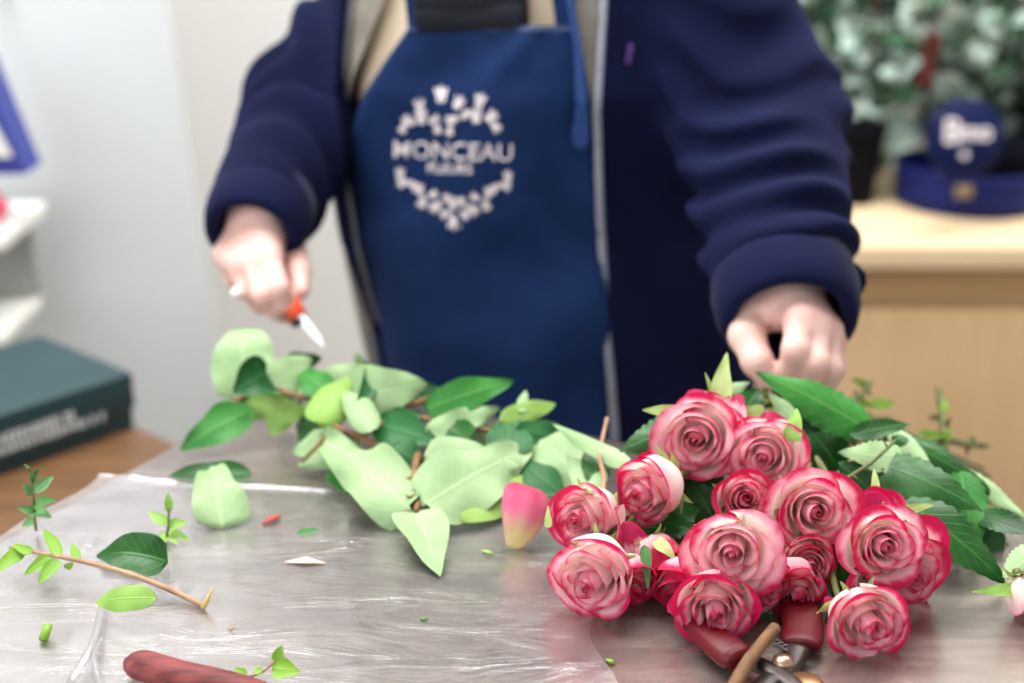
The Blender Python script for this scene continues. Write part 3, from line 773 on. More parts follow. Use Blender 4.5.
# ring with a pale bead
rc = P(241, 288, 1.340)
m = MB(); Mr = Matrix.Translation(P(247, 286, 1.349)) @ (P(237, 262, 1.357)-P(248, 290, 1.345)).normalized().to_track_quat('Z', 'Y').to_matrix().to_4x4()
m.lathe([(.0102, -.0012), (.0116, -.0012), (.0116, .0012), (.0102, .0012), (.0102, -.0012)], Mr, 24)
rg = m.build('ring', simple('ring_silver', (200, 200, 204), None, .25, 10, metal=.9), person)
Mp = Matrix.Translation(P(237, 293, 1.338)); m = MB(); m.lathe([(.0001, -.006), (.003, -.0052), (.0052, -.003), (.006, 0), (.0052, .003), (.003, .0052), (.0001, .006)], Mp, 18)
m.build('pearl', simple('pearl_white', (244, 242, 236), None, .3, 10), rg)

# knife in the hand
kh0, kh1, kt = P(276, 284, 1.350), P(300, 316, 1.330), P(325, 347, 1.325)
kn = empty('paring_knife', kh1, 'small knife with orange handle held in the ringed hand', 'knife')
d = (kh1-kh0)
MB().tube([kh0, kh0+d*.3, kh0+d*.7, kh1], [.007, .0095, .0098, .0078], 14, flat=.75).build('handle', simple('knife_orange_plastic', (238, 84, 46), (246, 98, 60), .4, 10), kn)
off_ = -up*.0062-rt*.004
MB().tube([kh0+off_+d*.35, kh0+off_+d*.75, kh1+off_+(kt-kh1)*.06], [.006, .0075, .005], 12, flat=.7).build('grip_scale', simple('knife_brown_wood', (132, 74, 40), (158, 92, 52), .5, 40), kn)
MB().tube([kh1+off_*.9, kh1+off_*.9+(kt-kh1)*.10], [.0062, .0045], 12).build('bolster', simple('knife_dark_metal', (40, 40, 44), None, .4, 10, metal=.7), kn)
w = (up*.6+rt*.8).normalized()
bl = []
for s, wd in ((0, .0036), (.35, .0038), (.75, .0030), (1, .0005)):
    c = kh1.lerp(kt, s); bl += [c+w*wd-fw*.0006, c-w*wd, c+w*wd+fw*.0006]
fs = []
for i in range(3):
    b0 = i*3
    for k in range(3): fs.append((b0+k, b0+(k+1) % 3, b0+3+(k+1) % 3, b0+3+k))
fs += [(2, 1, 0), (9, 10, 11)]
mk('blade', bl, fs, simple('knife_blade_steel', (235, 238, 242), None, .3, 10, metal=.5), kn, False)

# ================================================================== LEAVES
def leaf(parent, A, B, W, n, top=None, bot=None, bend=.1, cup=.15, fold=0, roll=0, serr=0, wav=.3, name='leaf', seed=0, shape=1.0, full=.68, tipcurl=0, flip=False, side=0, tint=.9):
    """A base, B tip, W full width (m), n = normal of the top side. Two-sided thin mesh."""
    top = top or LEAF_DARK; bot = bot or LEAF_PALE
    rg_ = random.Random(seed*13+5)
    A = Vector(A); B = Vector(B); L = (B-A).length; d = (B-A)/L
    n = Vector(n); n = (n-d*n.dot(d)).normalized(); s = d.cross(n)
    nU, nV = 13, 22; vs = []; uv = []
    ph = rg_.uniform(0, 6)
    def wfun(v): 
        return (math.sin(math.pi*min(1, v**(.72*shape)))**(.85 if serr else full))*(1-.25*v)*1.08
    for j in range(nV):
        v = j/(nV-1)
        w_ = W*.5*wfun(v) if 0 < v < 1 else W*.004
        c = A + d*L*v + n*(bend*L*4*v*(1-v)*.5) + s*(side*L*4*v*(1-v)*.5) - n*tipcurl*L*max(0, v-.6)**2*4
        for i in range(nU):
            u = -1+2*i/(nU-1); ww = w_
            if serr and abs(u) > .99: ww *= 1+serr*(.10 if j % 2 else -.03)
            h = cup*W*.5*(u*u)*(w_/(W*.5+1e-9)) + fold*abs(u)*w_ + wav*(.06 if serr else .13)*W*math.sin(v*13+ph+(2 if u > 0 else 0))*u*u - (0 if serr else .10)*abs(u)*w_
            x = u*ww*(1 if serr else 1+.07*math.sin(v*9+ph*2+(1.7 if u > 0 else 0)))
            if roll:   # roll edges under / over
                a = roll*abs(u)**2; x = u*ww*math.cos(a*.6); h += math.sin(a)*ww*abs(u)*.7
            vs.append(c + s*x + n*h); uv.append((u, v, 0))
    N = len(vs); th = .00035
    f1 = [(j*nU+i, (j+1)*nU+i, (j+1)*nU+i+1, j*nU+i+1) for j in range(nV-1) for i in range(nU-1)]
    # orient so that top faces +n
    q = f1[len(f1)//2]; nn = (Vector(vs[q[1]])-vs[q[0]]).cross(Vector(vs[q[2]])-vs[q[0]])
    if nn.dot(n) < 0: f1 = [tuple(reversed(x)) for x in f1]
    f1 = [t for x in f1 for t in ((x[0], x[1], x[2]), (x[0], x[2], x[3]))]
    vs2 = vs+[x-n*th for x in vs]; f2 = [tuple(N+k for k in reversed(x)) for x in f1]
    mi = [0]*len(f1)+[1]*len(f2)
    at = {'luv': ('FLOAT_VECTOR', uv+uv)}
    if top is PETAL:
        cs = []
        for (u, v, _) in uv:
            e = max(v, abs(u)**4*(.3+.7*v))+.035*math.sin(u*7+ph)+.02*math.sin(u*19+ph); k1 = min(1, max(0, (e-tint+.22)/.22)); k2 = min(1, max(0, (e-tint)/.08))
            c = (CREAM*.8+PALE*.2)*(1-k1)+(PALE*.4+PINK*.6)*k1; c = c*(1-k2)+CRIM*k2; cs.append((*c, 1))
        at['Col'] = ('FLOAT_COLOR', cs+cs)
    return mk(name, vs2, f1+f2, [top, bot], parent, True, mi, at)
def toward(px, py, ax=0, ay=0, under=False):
    """a normal roughly facing the camera, tilted (ax right, ay up) by fractions"""
    d = -ray(px, py).normalized(); n = (d+rt*ax+up*ay).normalized(); return -n if under else n
def pleaf(parent, b, t, Wpx, under=False, tilt=(0, 0), seed=0, **kw):
    """b, t = (px, py, height above table)"""
    A = PH(*b); B = PH(*t); m_ = (A+B)/2; dist = (m_-CAM).dot(fw)
    n = toward((b[0]+t[0])/2, (b[1]+t[1])/2, tilt[0], tilt[1], under)
    return leaf(parent, A, B, Wpx*dist/F, n, seed=seed, **kw)
def stemobj(parent, pts, r, mat, name='stem', n=8, thorns=0, seed=0):
    sp = spline(pts, 6); m = MB(); k = len(sp)
    rr = [r*(1-.35*i/k) for i in range(k)]; m.tube(sp, rr, n)
    rg_ = random.Random(seed)
    for _ in range(thorns):
        i = rg_.randrange(2, k-2); d = (sp[i+1]-sp[i]).normalized(); o = d.orthogonal().normalized(); o = Matrix.Rotation(rg_.uniform(0, 6.28), 3, d) @ o
        m.tube([sp[i]+o*r*.6, sp[i]+o*r*2.0+d*r*.6, sp[i]+o*r*3.0+d*r*.2], [r*.7, r*.35, r*.05], 5)
    return m.build(name, mat, parent)

GL = 'cut leafy sprigs heaped on the table'
def sprig(pos, label, name='leafy_sprig', group=None): return empty(name, PH(*pos), label, 'sprig', group)
# --- sprig A: top left under the knife
sA = sprig((270, 400, .03), 'leafy sprig with a square-looking pale leaf under the knife at the heap\'s left end', group=GL)
stemobj(sA, [PH(232, 405, .03), PH(262, 384, .045), PH(285, 392, .045), PH(312, 398, .04), PH(345, 380, .05)], .0028, STEM_R)
pleaf(sA, (244, 400, .028), (244, 322, .082), 62, True, (-.1, -.3), 1, bend=-.25, bot=LEAF_PALE, top=LEAF_MID, shape=1.0, full=.2, tipcurl=-.3)
pleaf(sA, (270, 372, .055), (232, 392, .050), 46, False, (0, .1), 2, top=LEAF_DEEP, bend=.2, cup=.5)
pleaf(sA, (272, 385, .050), (312, 358, .062), 40, True, (.1, .1), 3, bend=-.2, shape=.8)
pleaf(sA, (285, 362, .055), (322, 358, .055), 22, False, (.1, -.3), 4, top=LEAF_DARK, bend=.3)
pleaf(sA, (285, 400, .03), (228, 412, .022), 36, True, (0, .2), 5, bot=LEAF_LIME, bend=-.2)
pleaf(sA, (288, 398, .035), (272, 436, .008), 44, True, (0, .3), 6, bot=LEAF_LIME, bend=-.15, shape=.6)
pleaf(sA, (262, 398, .03), (285, 412, .02), 22, False, (0, .2), 7, top=LEAF_DEEP)
pleaf(sA, (254, 410, .028), (180, 452, .004), 42, False, (-.1, .5), 8, top=LEAF_MID, bend=.2, cup=.2, serr=0)
# --- sprig B: middle of heap
sB = sprig((355, 430, .03), 'leafy sprig with forked yellow-brown stem and the broad rounded pale leaf against the apron', group=GL)
stemobj(sB, [PH(450, 395, .055), PH(410, 405, .05), PH(375, 428, .04), PH(352, 434, .035), PH(325, 420, .04)], .0034, STEM_R)
stemobj(sB, [PH(352, 434, .035), PH(385, 450, .03), PH(412, 470, .02)], .0028, STEM_R, 'side_stem')
pleaf(sB, (352, 398, .055), (428, 384, .065), 58, True, (.05, .1), 11, bend=-.25, shape=.75)
pleaf(sB, (300, 405, .035), (368, 366, .055), 40, True, (-.1, .1), 12, bend=-.2)
pleaf(sB, (354, 362, .062), (350, 425, .045), 26, False, (.4, 0), 13, top=LEAF_DEEP, bend=.5, roll=.4)
pleaf(sB, (318, 425, .04), (352, 378, .055), 44, True, (-.2, .1), 14, bot=LEAF_LIME, bend=-.3, roll=.5, shape=.8)
pleaf(sB, (355, 415, .045), (395, 402, .050), 26, True, (0, .1), 15)
pleaf(sB, (378, 435, .035), (420, 412, .045), 34, False, (0, .2), 16, top=LEAF_DEEP, bend=.2)
pleaf(sB, (392, 446, .035), (425, 470, .02), 34, False, (.1, .3), 17, top=LEAF_DEEP, bend=.2)
pleaf(sB, (375, 425, .040), (440, 445, .035), 40, False, (.1, .3), 18, top=LEAF_DEEP, bend=.2, cup=.3)
pleaf(sB, (345, 440, .03), (292, 452, .018), 34, True, (0, .3), 19, bend=-.1)
# --- sprig C: front left, big notched leaf
sC = sprig((370, 470, .02), 'leafy sprig in the heap\'s front with two wide pale leaves drooping towards bare steel', group=GL)
stemobj(sC, [PH(330, 428, .035), PH(318, 445, .03), PH(302, 462, .015)], .0020, STEM_R)
pleaf(sC, (412, 512, .016), (320, 438, .030), 62, True, (0, .4), 21, bend=-.15, serr=0, shape=.8, wav=1.6, full=.5)
pleaf(sC, (360, 440, .03), (298, 466, .010), 40, True, (-.1, .5), 23, bend=-.1, roll=.4)
pleaf(sC, (330, 470, .012), (365, 500, .004), 26, False, (0, .5), 24, top=LEAF_MID)
# --- sprig D: centre with thorny vertical stem
sD = sprig((418, 500, .02), 'leafy sprig with large flat pale leaves and short knobbly stem, nearest the fallen petal', group=GL)
stemobj(sD, [PH(418, 455, .03), PH(414, 475, .028), PH(417, 495, .022), PH(416, 512, .018)], .0034, STEM_R, thorns=6, seed=2)
pleaf(sD, (424, 506, .020), (530, 448, .035), 74, True, (.0, .35), 31, bend=-.12, wav=.6, shape=.72, full=.5)
pleaf(sD, (424, 455, .035), (522, 468, .030), 44, True, (0, .3), 37, bend=-.1, shape=.7)
pleaf(sD, (416, 512, .017), (440, 578, .001), 54, True, (.1, .55), 32, bend=-.1, shape=.62, fold=-.25)
pleaf(sD, (452, 516, .012), (540, 478, .018), 44, True, (0, .4), 33, bot=LEAF_LIME, bend=-.1)
pleaf(sD, (520, 492, .010), (600, 470, .018), 44, True, (0, .4), 34, bend=-.1)
pleaf(sD, (560, 494, .016), (516, 462, .026), 32, False, (0, .4), 35, top=LEAF_DEEP, bend=.2)
# --- sprig E: back right of heap
sE = sprig((470, 420, .05), 'leafy sprig at the back of the heap with one glossy mid-green leaf against the apron', group=GL)
stemobj(sE, [PH(422, 418, .045), PH(450, 425, .045), PH(500, 432, .04), PH(560, 440, .03)], .0025, STEM_R)
pleaf(sE, (424, 410, .055), (514, 381, .072), 36, False, (0, .25), 41, top=LEAF_MID, bend=.15, cup=.15)
pleaf(sE, (425, 436, .04), (500, 408, .055), 30, True, (0, .2), 42, bend=-.1, wav=.8)
pleaf(sE, (440, 445, .036), (510, 425, .04), 26, True, (0, .2), 43)
pleaf(sE, (510, 455, .035), (508, 412, .05), 44, False, (0, .1), 44, top=LEAF_DEEP, shape=.8)
pleaf(sE, (500, 420, .05), (556, 404, .055), 24, True, (0, .1), 45, bot=LEAF_LIME, bend=-.1)
pleaf(sE, (515, 430, .045), (575, 440, .036), 26, False, (0, .2), 46, top=LEAF_DEEP)
pleaf(sE, (540, 440, .04), (600, 500, .008), 52, True, (.1, .4), 47, bend=-.1, shape=.8)
pleaf(sE, (520, 412, .055), (526, 390, .066), 12, True, (0, .1), 48)
pleaf(sE, (530, 475, .020), (512, 440, .035), 46, True, (0, .3), 49, bend=-.1)
for q_ in ((sB, (330, 440, .012), (300, 420, .012), 44, 1), (sB, (420, 440, .02), (370, 418, .02), 50, 1), (sC, (400, 470, .003), (350, 490, .002), 44, 0),
           (sD, (470, 470, .008), (430, 440, .015), 60, 1), (sD, (500, 500, .006), (460, 480, .006), 50, 0), (sE, (560, 450, .015), (510, 430, .02), 50, 1), (sE, (570, 480, .006), (530, 500, .004), 40, 0),
           (sA, (300, 392, .02), (262, 380, .03), 44, 1), (sA, (330, 410, .015), (290, 412, .02), 40, 1), (sE, (480, 400, .05), (440, 402, .05), 30, 1), (sB, (400, 398, .045), (440, 388, .055), 26, 1)):
    pleaf(q_[0], q_[1], q_[2], q_[3], q_[4] == 0, (0, .3), int(q_[1][0]), top=LEAF_DARK if q_[1][0] % 20 else LEAF_DEEP, bend=.1)
pleaf(sE, (470, 440, .045), (432, 418, .05), 34, False, (0, .2), 144, bend=-.2, shape=.8)
pleaf(sB, (330, 395, .05), (300, 372, .055), 30, False, (0, .2), 145, top=LEAF_MID, bend=.2)
pleaf(sB, (372, 432, .045), (345, 392, .055), 34, True, (.2, .2), 146, bend=-.3, roll=.5)
# --- sprig F: between heap and roses
sF = sprig((605, 455, .04), 'leafy sprig with a slim pale folded leaf reaching to the topmost left rose', group=GL)
stemobj(sF, [PH(598, 515, .03), PH(604, 480, .04), PH(600, 455, .05), PH(607, 418, .06)], .0022, STEM_T)
pleaf(sF, (632, 466, .05), (553, 424, .062), 20, True, (.1, .3), 51, bend=.08, fold=.2, bot=LEAF_PALE)
pleaf(sF, (598, 490, .03), (568, 455, .04), 36, True, (0, .3), 52, shape=.8)
pleaf(sF, (600, 485, .03), (590, 445, .045), 30, False, (0, .3), 53, top=LEAF_DARK)
# loose leaves
def loose(label, *a, **kw):
    o = pleaf(None, *a, name='loose_leaf', **kw); tag(o, label, 'leaf'); return o
loose('dark green leaf lying behind a pale upturned leaf on the table\'s left', (252, 476, .006), (168, 476, .004), 28, False, (0, .6), 61, top=LEAF_DARK, bend=.15, cup=.2)
loose('pale upturned leaf with pointed tip beside the red petal scrap', (222, 528, .002), (212, 466, .020), 54, True, (0, .4), 62, bend=-.3, shape=.62, fold=-.2, wav=.8)
loose('broad dark green leaf lying behind the long leafy twig', (168, 562, .004), (96, 556, .004), 46, False, (0, .5), 63, top=LEAF_DARK, bend=.3, shape=.8, fold=.25)
loose('oval lime green leaf tilted up in front of the long twig', (157, 598, .022), (96, 603, .010), 28, True, (0, .2), 64, top=LEAF_DARK, bot=LEAF_LIME, bend=-.25, shape=1.1)
loose('tiny dark green leaf scrap near the red petal scrap', (296, 534, .001), (322, 530, .001), 8, False, (0, .6), 65, top=LEAF_MID)
# small leafy twigs
def twig(pos, label, pts, leaves, r=.0014, mat=STEM_T, lm=LEAF_SPRING):
    s_ = empty('leafy_twig', PH(*pos), label, 'twig'); stemobj(s_, [PH(*q) for q in pts], r, mat)
    for i, (b, t, w) in enumerate(leaves): pleaf(s_, b, t, w, False, (0, .4), 70+i, top=lm, bot=LEAF_LIME, bend=.1, cup=.3, shape=.9, wav=.1)
    return s_
twig((100, 570, .01), 'long tan twig with small green leaves crossing the table\'s left', [(203, 606, .003), (175, 592, .006), (130, 574, .012), (85, 562, .016), (50, 555, .018), (10, 548, .016)],
     [((60, 557, .018), (44, 529, .026), 13), ((78, 562, .016), (72, 543, .02), 9), ((50, 557, .018), (24, 575, .012), 13), ((58, 560, .017), (38, 584, .010), 15), ((22, 550, .016), (-6, 573, .012), 16),
      ((32, 553, .018), (12, 545, .02), 10), ((68, 563, .012), (70, 570, .008), 10)], .0021)
MB().tube([PH(203, 607, .003), PH(208, 598, .010), PH(213, 588, .018)], [.0022, .0016, .0004], 6).build('broken_end', simple('wood_pale_yellow', (226, 196, 120), None, .7), bpy.data.objects['leafy_twig'])
twig((38, 525, .0), 'upright small sage green sprig by the table\'s left edge', [(36, 530, .004), (34, 510, .03), (33, 490, .06), (29, 468, .09)],
     [((34, 492, .056), (54, 476, .062), 12), ((34, 505, .038), (56, 500, .045), 14), ((34, 512, .028), (52, 518, .034), 13), ((33, 512, .028), (18, 508, .034), 10), ((33, 495, .05), (22, 484, .06), 9),
      ((31, 484, .068), (40, 468, .085), 10), ((30, 476, .078), (24, 464, .095), 8), ((35, 520, .015), (22, 526, .012), 10)], .0012, STEM_G, LEAF_GREY)
twig((170, 535, .0), 'light lime seedling sprig between the dark leaf and the pale leaf', [(166, 540, .002), (168, 528, .012), (169, 512, .022), (169, 500, .03)],
     [((169, 512, .022), (168, 492, .036), 9), ((167, 524, .012), (148, 512, .018), 12), ((168, 526, .012), (188, 522, .016), 12), ((167, 532, .006), (160, 546, .002), 10), ((170, 532, .006), (190, 540, .003), 9), ((168, 534, .006), (178, 545, .002), 9)], .0011, STEM_G, LEAF_LIME)
twig((262, 675, .0), 'small yellow-green sprig by the rolled red leaf at the bottom edge', [(215, 676, .008), (245, 677, .008), (262, 672, .012), (276, 660, .022)],
     [((276, 662, .022), (282, 645, .032), 13), ((272, 668, .016), (300, 672, .014), 22), ((262, 673, .012), (254, 668, .012), 9), ((246, 676, .01), (234, 668, .012), 10), ((250, 680, .008), (246, 690, .006), 12)], .0011, STEM_T, LEAF_SPRING)
# scraps
def scrap(name, label, cat, pts, r, mat, flat=.5):
    o = MB().tube([PH(*q) for q in pts], r, 8, flat=flat).build(name, mat); tag(o, label, cat)
scrap('stem_offcut', 'short bright green stem offcut at the table\'s left front', 'offcut', [(43, 640, .003), (46, 632, .006), (48, 625, .009)], .0032, LEAF_SPRING, 1)
scrap('petal_scrap', 'tiny red and brown petal scrap behind the dark scrap', 'petal', [(262, 524, .002), (270, 519, .004), (280, 516, .003)], [.001, .0035, .002], simple('scrap_red', (190, 70, 66), (150, 60, 50), .6, 200))
PINKPALE = simple('petal_pale_pink', (226, 196, 184), None, .6)
scrap('petal_scrap', 'pale pink petal fallen flat in the middle of the table', 'petal', [(285, 562, .0015), (305, 560, .003), (325, 563, .0015)], [.001, .005, .001], PINKPALE, .2)
scrap('leaf_scrap', 'tiny green crumb nearest the bouquet\'s lower left rose', 'scrap', [(606, 659, .001), (611, 661, .003), (615, 663, .001)], [.0008, .0022, .0008], LEAF_SPRING)
scrap('leaf_scrap', 'tiny yellow-green crumb below the pointed pale leaf, near the fallen petal', 'scrap', [(482, 550, .001), (488, 552, .002), (494, 554, .001)], [.0008, .0022, .0008], LEAF_LIME)
scrap('leaf_scrap', 'tiny green crumb on bare steel in the foreground centre', 'scrap', [(420, 618, .001), (424, 619, .002), (428, 618, .001)], [.0006, .0016, .0006], LEAF_MID)
scrap('wood_chip', 'tiny tan wood chip in front of the long twig\'s broken end', 'scrap', [(228, 626, .001), (232, 629, .002), (236, 627, .001)], [.0006, .0016, .0006], STEM_T)
# rolled red leaf
RL = simple('rolled_leaf_dusky_red', (78, 18, 24), (150, 66, 66), .65, 60, stretch=(.35, 3, 3, .25), bump=.6, bd=.002)
m = MB(); sp = spline([PH(128, 661, .010), PH(150, 667, .013), PH(185, 676, .013), PH(225, 684, .012), PH(262, 694, .010)], 8); k = len(sp)
m.tube(sp, [.004+.0075*math.sin(min(1, i/6)*math.pi/2)*(1-.35*i/k)for i in range(k)], 20, flat=.8)
o = m.build('rolled_leaf', RL); tag(o, 'dusky red rolled leaf at the bottom left edge of the picture', 'leaf')

# ================================================================== ROSES
CREAM = A_(lin((255, 236, 228))[:3]); PALE = A_(lin((255, 212, 220))[:3]); PINK = A_(lin((244, 128, 168))[:3]); CRIM = A_(lin((208, 18, 84))[:3]); DEEP = A_(lin((168, 14, 52))[:3]); YELL = A_(lin((236, 222, 160))[:3])
def petal_verts(phi, width, rb, rr, H, curl, spiral, rg_, L, red, jit=.0):
    nU, nV = 15, 16; vs = []; cs = []
    p1, p2 = rg_.uniform(0, 6.28), rg_.uniform(0, 6.28); tip = rg_.uniform(.0, .05)*(L > .4); sk = rg_.uniform(-.12, .12)
    for j in range(nV):
        v0 = j/(nV-1)
        for i in range(nU):
            u = -1+2*i/(nU-1)
            v = v0*(1-.20*abs(u)**2.6*(1 if L > .3 else .5)+tip*(1-abs(u))**2+sk*.3*u*(L > .3))
            b0, b1, b2, b3 = (1-v)**3, 3*v*(1-v)**2, 3*v*v*(1-v), v**3
            r = b0*.003+b1*rb*1.45+b2*rb*1.15+b3*rr
            z = b1*H*.06+b2*H*.74+b3*H
            a = phi+u*width*min(1, .45+1.4*v)
            c = max(0, v-.66)/.34
            rim = curl*(c**2.2)*(1+.5*abs(u)**2) + .0010*L*math.sin(2.6*u+p1)*c
            r_ = r*(1+spiral*u) + rim + .0008*L*math.sin(5*v+4*u+p2)
            z_ = z - rim*.9*(L > .3) + .0008*math.sin(4*u+p2)*c
            vs.append((r_*math.cos(a), r_*math.sin(a), z_))
            e = max(v0, (abs(u)**5)*(.25+.75*v0)); e += .035*math.sin(u*6+p1)+.02*math.sin(u*17+p2)
            kw = .30 if L > .6 else .15; k1 = min(1, max(0, (e-(red-kw))/kw)); k2 = min(1, max(0, (e-(red-.02))/.09))
            y0 = max(0, .30-v)/.30*.15; base = YELL*y0+CREAM*(1-y0)
            if L < .30: base = PALE*.85+PINK*.15
            elif L < .62: base = base*.65+PALE*.35
            col = base*(1-k1)+(PALE*.45+PINK*.55)*k1; col = col*(1-k2)+CRIM*k2
            cs.append((*col, 1))
    fs = [(j*nU+i, (j+1)*nU+i, (j+1)*nU+i+1, j*nU+i+1) for j in range(nV-1) for i in range(nU-1)]
    return vs, fs, cs
def rose(name, loc, ax, S, seed, label, red=.86, openn=1.0, npet=26, tint=None, stem=None, group='bicolour roses in the bouquet', sepal=True, squash=1.0, spin=None):
    """loc = centre of the bloom; ax = facing direction; S = bloom radius"""
    rg_ = random.Random(seed); ax = Vector(ax).normalized()
    Q = ax.to_track_quat('Z', 'Y').to_matrix() @ Matrix.Rotation(rg_.uniform(0, 6.28) if spin is None else spin, 3, 'Z')
    k = S/.0310; base = Vector(loc) - ax*.026*k
    root = empty(name, base, label, 'rose', group)
    phi = 0
    for i in range(npet):
        L = i/(npet-1)
        phi = i*2.39996+rg_.uniform(-.2, .2)
        rb = .0034+.0185*L**1.35*(.86+.14*openn)
        if i < 3: rr = rb*(.25+.2*i); width = 2.4; curl = 0; spiral = .3
        elif L < .3: rr = rb*(.85+.5*L); width = 2.1-1.8*L; curl = .0008; spiral = .24
        elif L < .60: rr = rb*(1.05+.25*openn); width = 1.35; curl = .0030*openn; spiral = .10
        else: rr = rb*(1.06+.24*openn-.15*(L-.6)); width = rg_.uniform(.98, 1.15); curl = (.0040+.008*(L-.6))*openn*rg_.uniform(.8, 1.15); spiral = .05
        H = .043 - .013*L**1.2*openn - (.003*(L < .12)) + rg_.uniform(-.0018, .0018)
        vs, fs, cs = petal_verts(phi, width, rb, rr, H, curl, spiral, rg_, L, (.5*red+.5*.97 if L < .6 else .98-(.97-red)*1.0+rg_.uniform(-.06, .07))-(.03 if (L > .93) else 0), 0)
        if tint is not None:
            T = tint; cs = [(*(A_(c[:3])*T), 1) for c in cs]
        W = [base + Q @ (Vector((x, y*squash, z))*k) for x, y, z in vs]
        mk('petal', W, fs, PETAL, root, True, None, {'Col': ('FLOAT_COLOR', cs)})
    # calyx and sepals
    m = MB(); M = Matrix.Translation(base) @ Q.to_4x4() @ Matrix.Scale(k, 4)
    m.lathe([(.0001, -.010), (.004, -.009), (.0062, -.004), (.0058, .001), (.003, .003)], M, 12); m.build('calyx', STEM_G, root)
    if sepal:
        for s in range(5):
            a = s*2*math.pi/5+rg_.uniform(-.3, .3); o = Q @ Vector((math.cos(a), math.sin(a), 0))
            A = base + o*.004*k - ax*.001; B = base + o*rg_.uniform(.020, .030)*k + ax*rg_.uniform(-.012, .012)*k
            leaf(root, A, B, .009*k, -ax if rg_.random() < .5 else ax, top=SEPAL, bot=SEPAL, bend=.25, cup=.4, name='sepal', seed=seed+s, shape=.6)
    if stem:
        b = base-ax*.008*k
        pts = [b, b-ax*.03]+[Vector(q) for q in stem]
        stemobj(root, pts, .0026, STEM_G, 'stem', 8, 4, seed)
    return root
def cd_(r, u, t): return (rt*r+up*u-fw*t)    # direction in viewer terms: right, up, towards the viewer
GATHER = P(800, 396, 1.18)
def route(i, px=None, py=None, t=1.32):
    rg_ = random.Random(i*7+1); j = lambda s: Vector((rg_.uniform(-s, s), rg_.uniform(-s, s), rg_.uniform(-s, s)))
    g = GATHER + j(.009); px = px if px else rg_.uniform(900, 990); py = py if py else rg_.uniform(468, 515)
    return [g, P(px, py, t)]
roses = [
 # px, py, t, radius_px, axis, seed, red, open, extra
 (697, 438, 1.03, 46, (-.25, -.10, 1), 1, .90, .9, 'rose with crimson-rimmed cream face and tall pale sepal, topmost in the bouquet'),
 (766, 455, 1.02, 42, (-.40, -.20, 1), 2, .92, .8, 'rose right of the topmost one, centre turned left, just below the big toothed leaf'),
 (647, 491, 1.00, 40, (-.75, -.25, .75), 3, .84, .6, 'half-closed rose seen from the side, cream petals to its right, left below the topmost rose'),
 (584, 519, .995, 42, (-.60, -.10, .8), 4, .84, .8, 'leftmost rear rose, pink swirl, tucked behind the largest cream-topped rose'),
 (592, 577, .94, 46, (-.45, -.45, .9), 5, .90, .9, 'large rose with a broad cream back petal at the bouquet\'s lower left corner'),
 (632, 596, .965, 31, (.2, -.6, .8), 6, .70, .6, 'small deep pink rose peeking out under the lower left cream rose'),
 (662, 578, .985, 34, (.5, -.5, .5), 7, .52, .3, 'closed crimson rosebud with green sepals between the left and middle roses'),
 (733, 551, .925, 47, (-.18, -.12, 1), 8, .94, 1.0, 'largest fully open pale pink rose in the middle of the bouquet'),
 (745, 499, 1.0, 33, (0, .2, 1), 9, .80, .8, 'deep pink rose in shade behind the largest open middle rose'),
 (815, 511, .97, 45, (0, .02, 1), 10, .88, .9, 'evenly swirled round rose upper right of the largest open one'),
 (810, 563, .965, 30, (0, -.25, 1), 11, .86, .8, 'small shaded rose just under the evenly swirled round rose'),
 (764, 585, .945, 33, (.3, -.5, .9), 12, .84, .8, 'half hidden rose under the lower right side of the largest open rose'),
 (716, 609, .915, 42, (-.1, -.35, .95), 13, .82, .9, 'low rose resting above the red secateur handle, purple-pink centre'),
 (796, 598, .955, 34, (.1, -.6, .8), 14, .78, .7, 'pale rose facing down in the shade above the secateurs'),
 (885, 545, .93, 42, (0, .0, 1), 15, .86, .9, 'round rose with dark pink rim in front of the widest right-hand rose'),
 (904, 571, .955, 52, (.30, -.35, .9), 16, .84, 1.0, 'widest rose at the bouquet\'s right side, half behind a round one'),
 (868, 621, .905, 43, (.15, -.30, .95), 17, .85, .9, 'lowest rose, salmon pink, lying on the steel right of the secateurs'),
 (878, 510, .99, 28, (0, .5, .7), 18, .66, .5, 'deep pink rose seen from its side behind the round dark-rimmed rose'),
 (652, 466, 1.05, 20, (-.2, .3, .8), 19, .35, .4, 'small crimson rose tip showing behind the half-closed side-facing rose'),
 (680, 600, .955, 34, (-.4, -.5, .7), 20, .60, .4, 'deep pink rosebud left of the low rose with purple-pink centre'),
 (1026, 600, .95, 25, (.2, -.8, .3), 21, .95, .2, 'pale drooping rosebud cut off by the right edge of the picture'),
]
R_ = {}
for i, (px, py, t, rp, a, seed, red, op, lab) in enumerate(roses):
    S = rp*t/F*1.07
    tint = None
    if seed in (9, 11, 12, 14): tint = A_((.95, .80, .85))  # shade painted into the petal colour of the shadowed roses
    c = P(px, py, t); rr = None
    if c.z-S*.75 < TZ+.001: c.z = TZ+S*.75+.001
    R_[seed] = rose('rose', c, cd_(*a), S, seed*11, lab, red, op, 14 if rp < 30 else 18, tint, None if seed == 21 else route(seed, t=1.30+.004*seed))
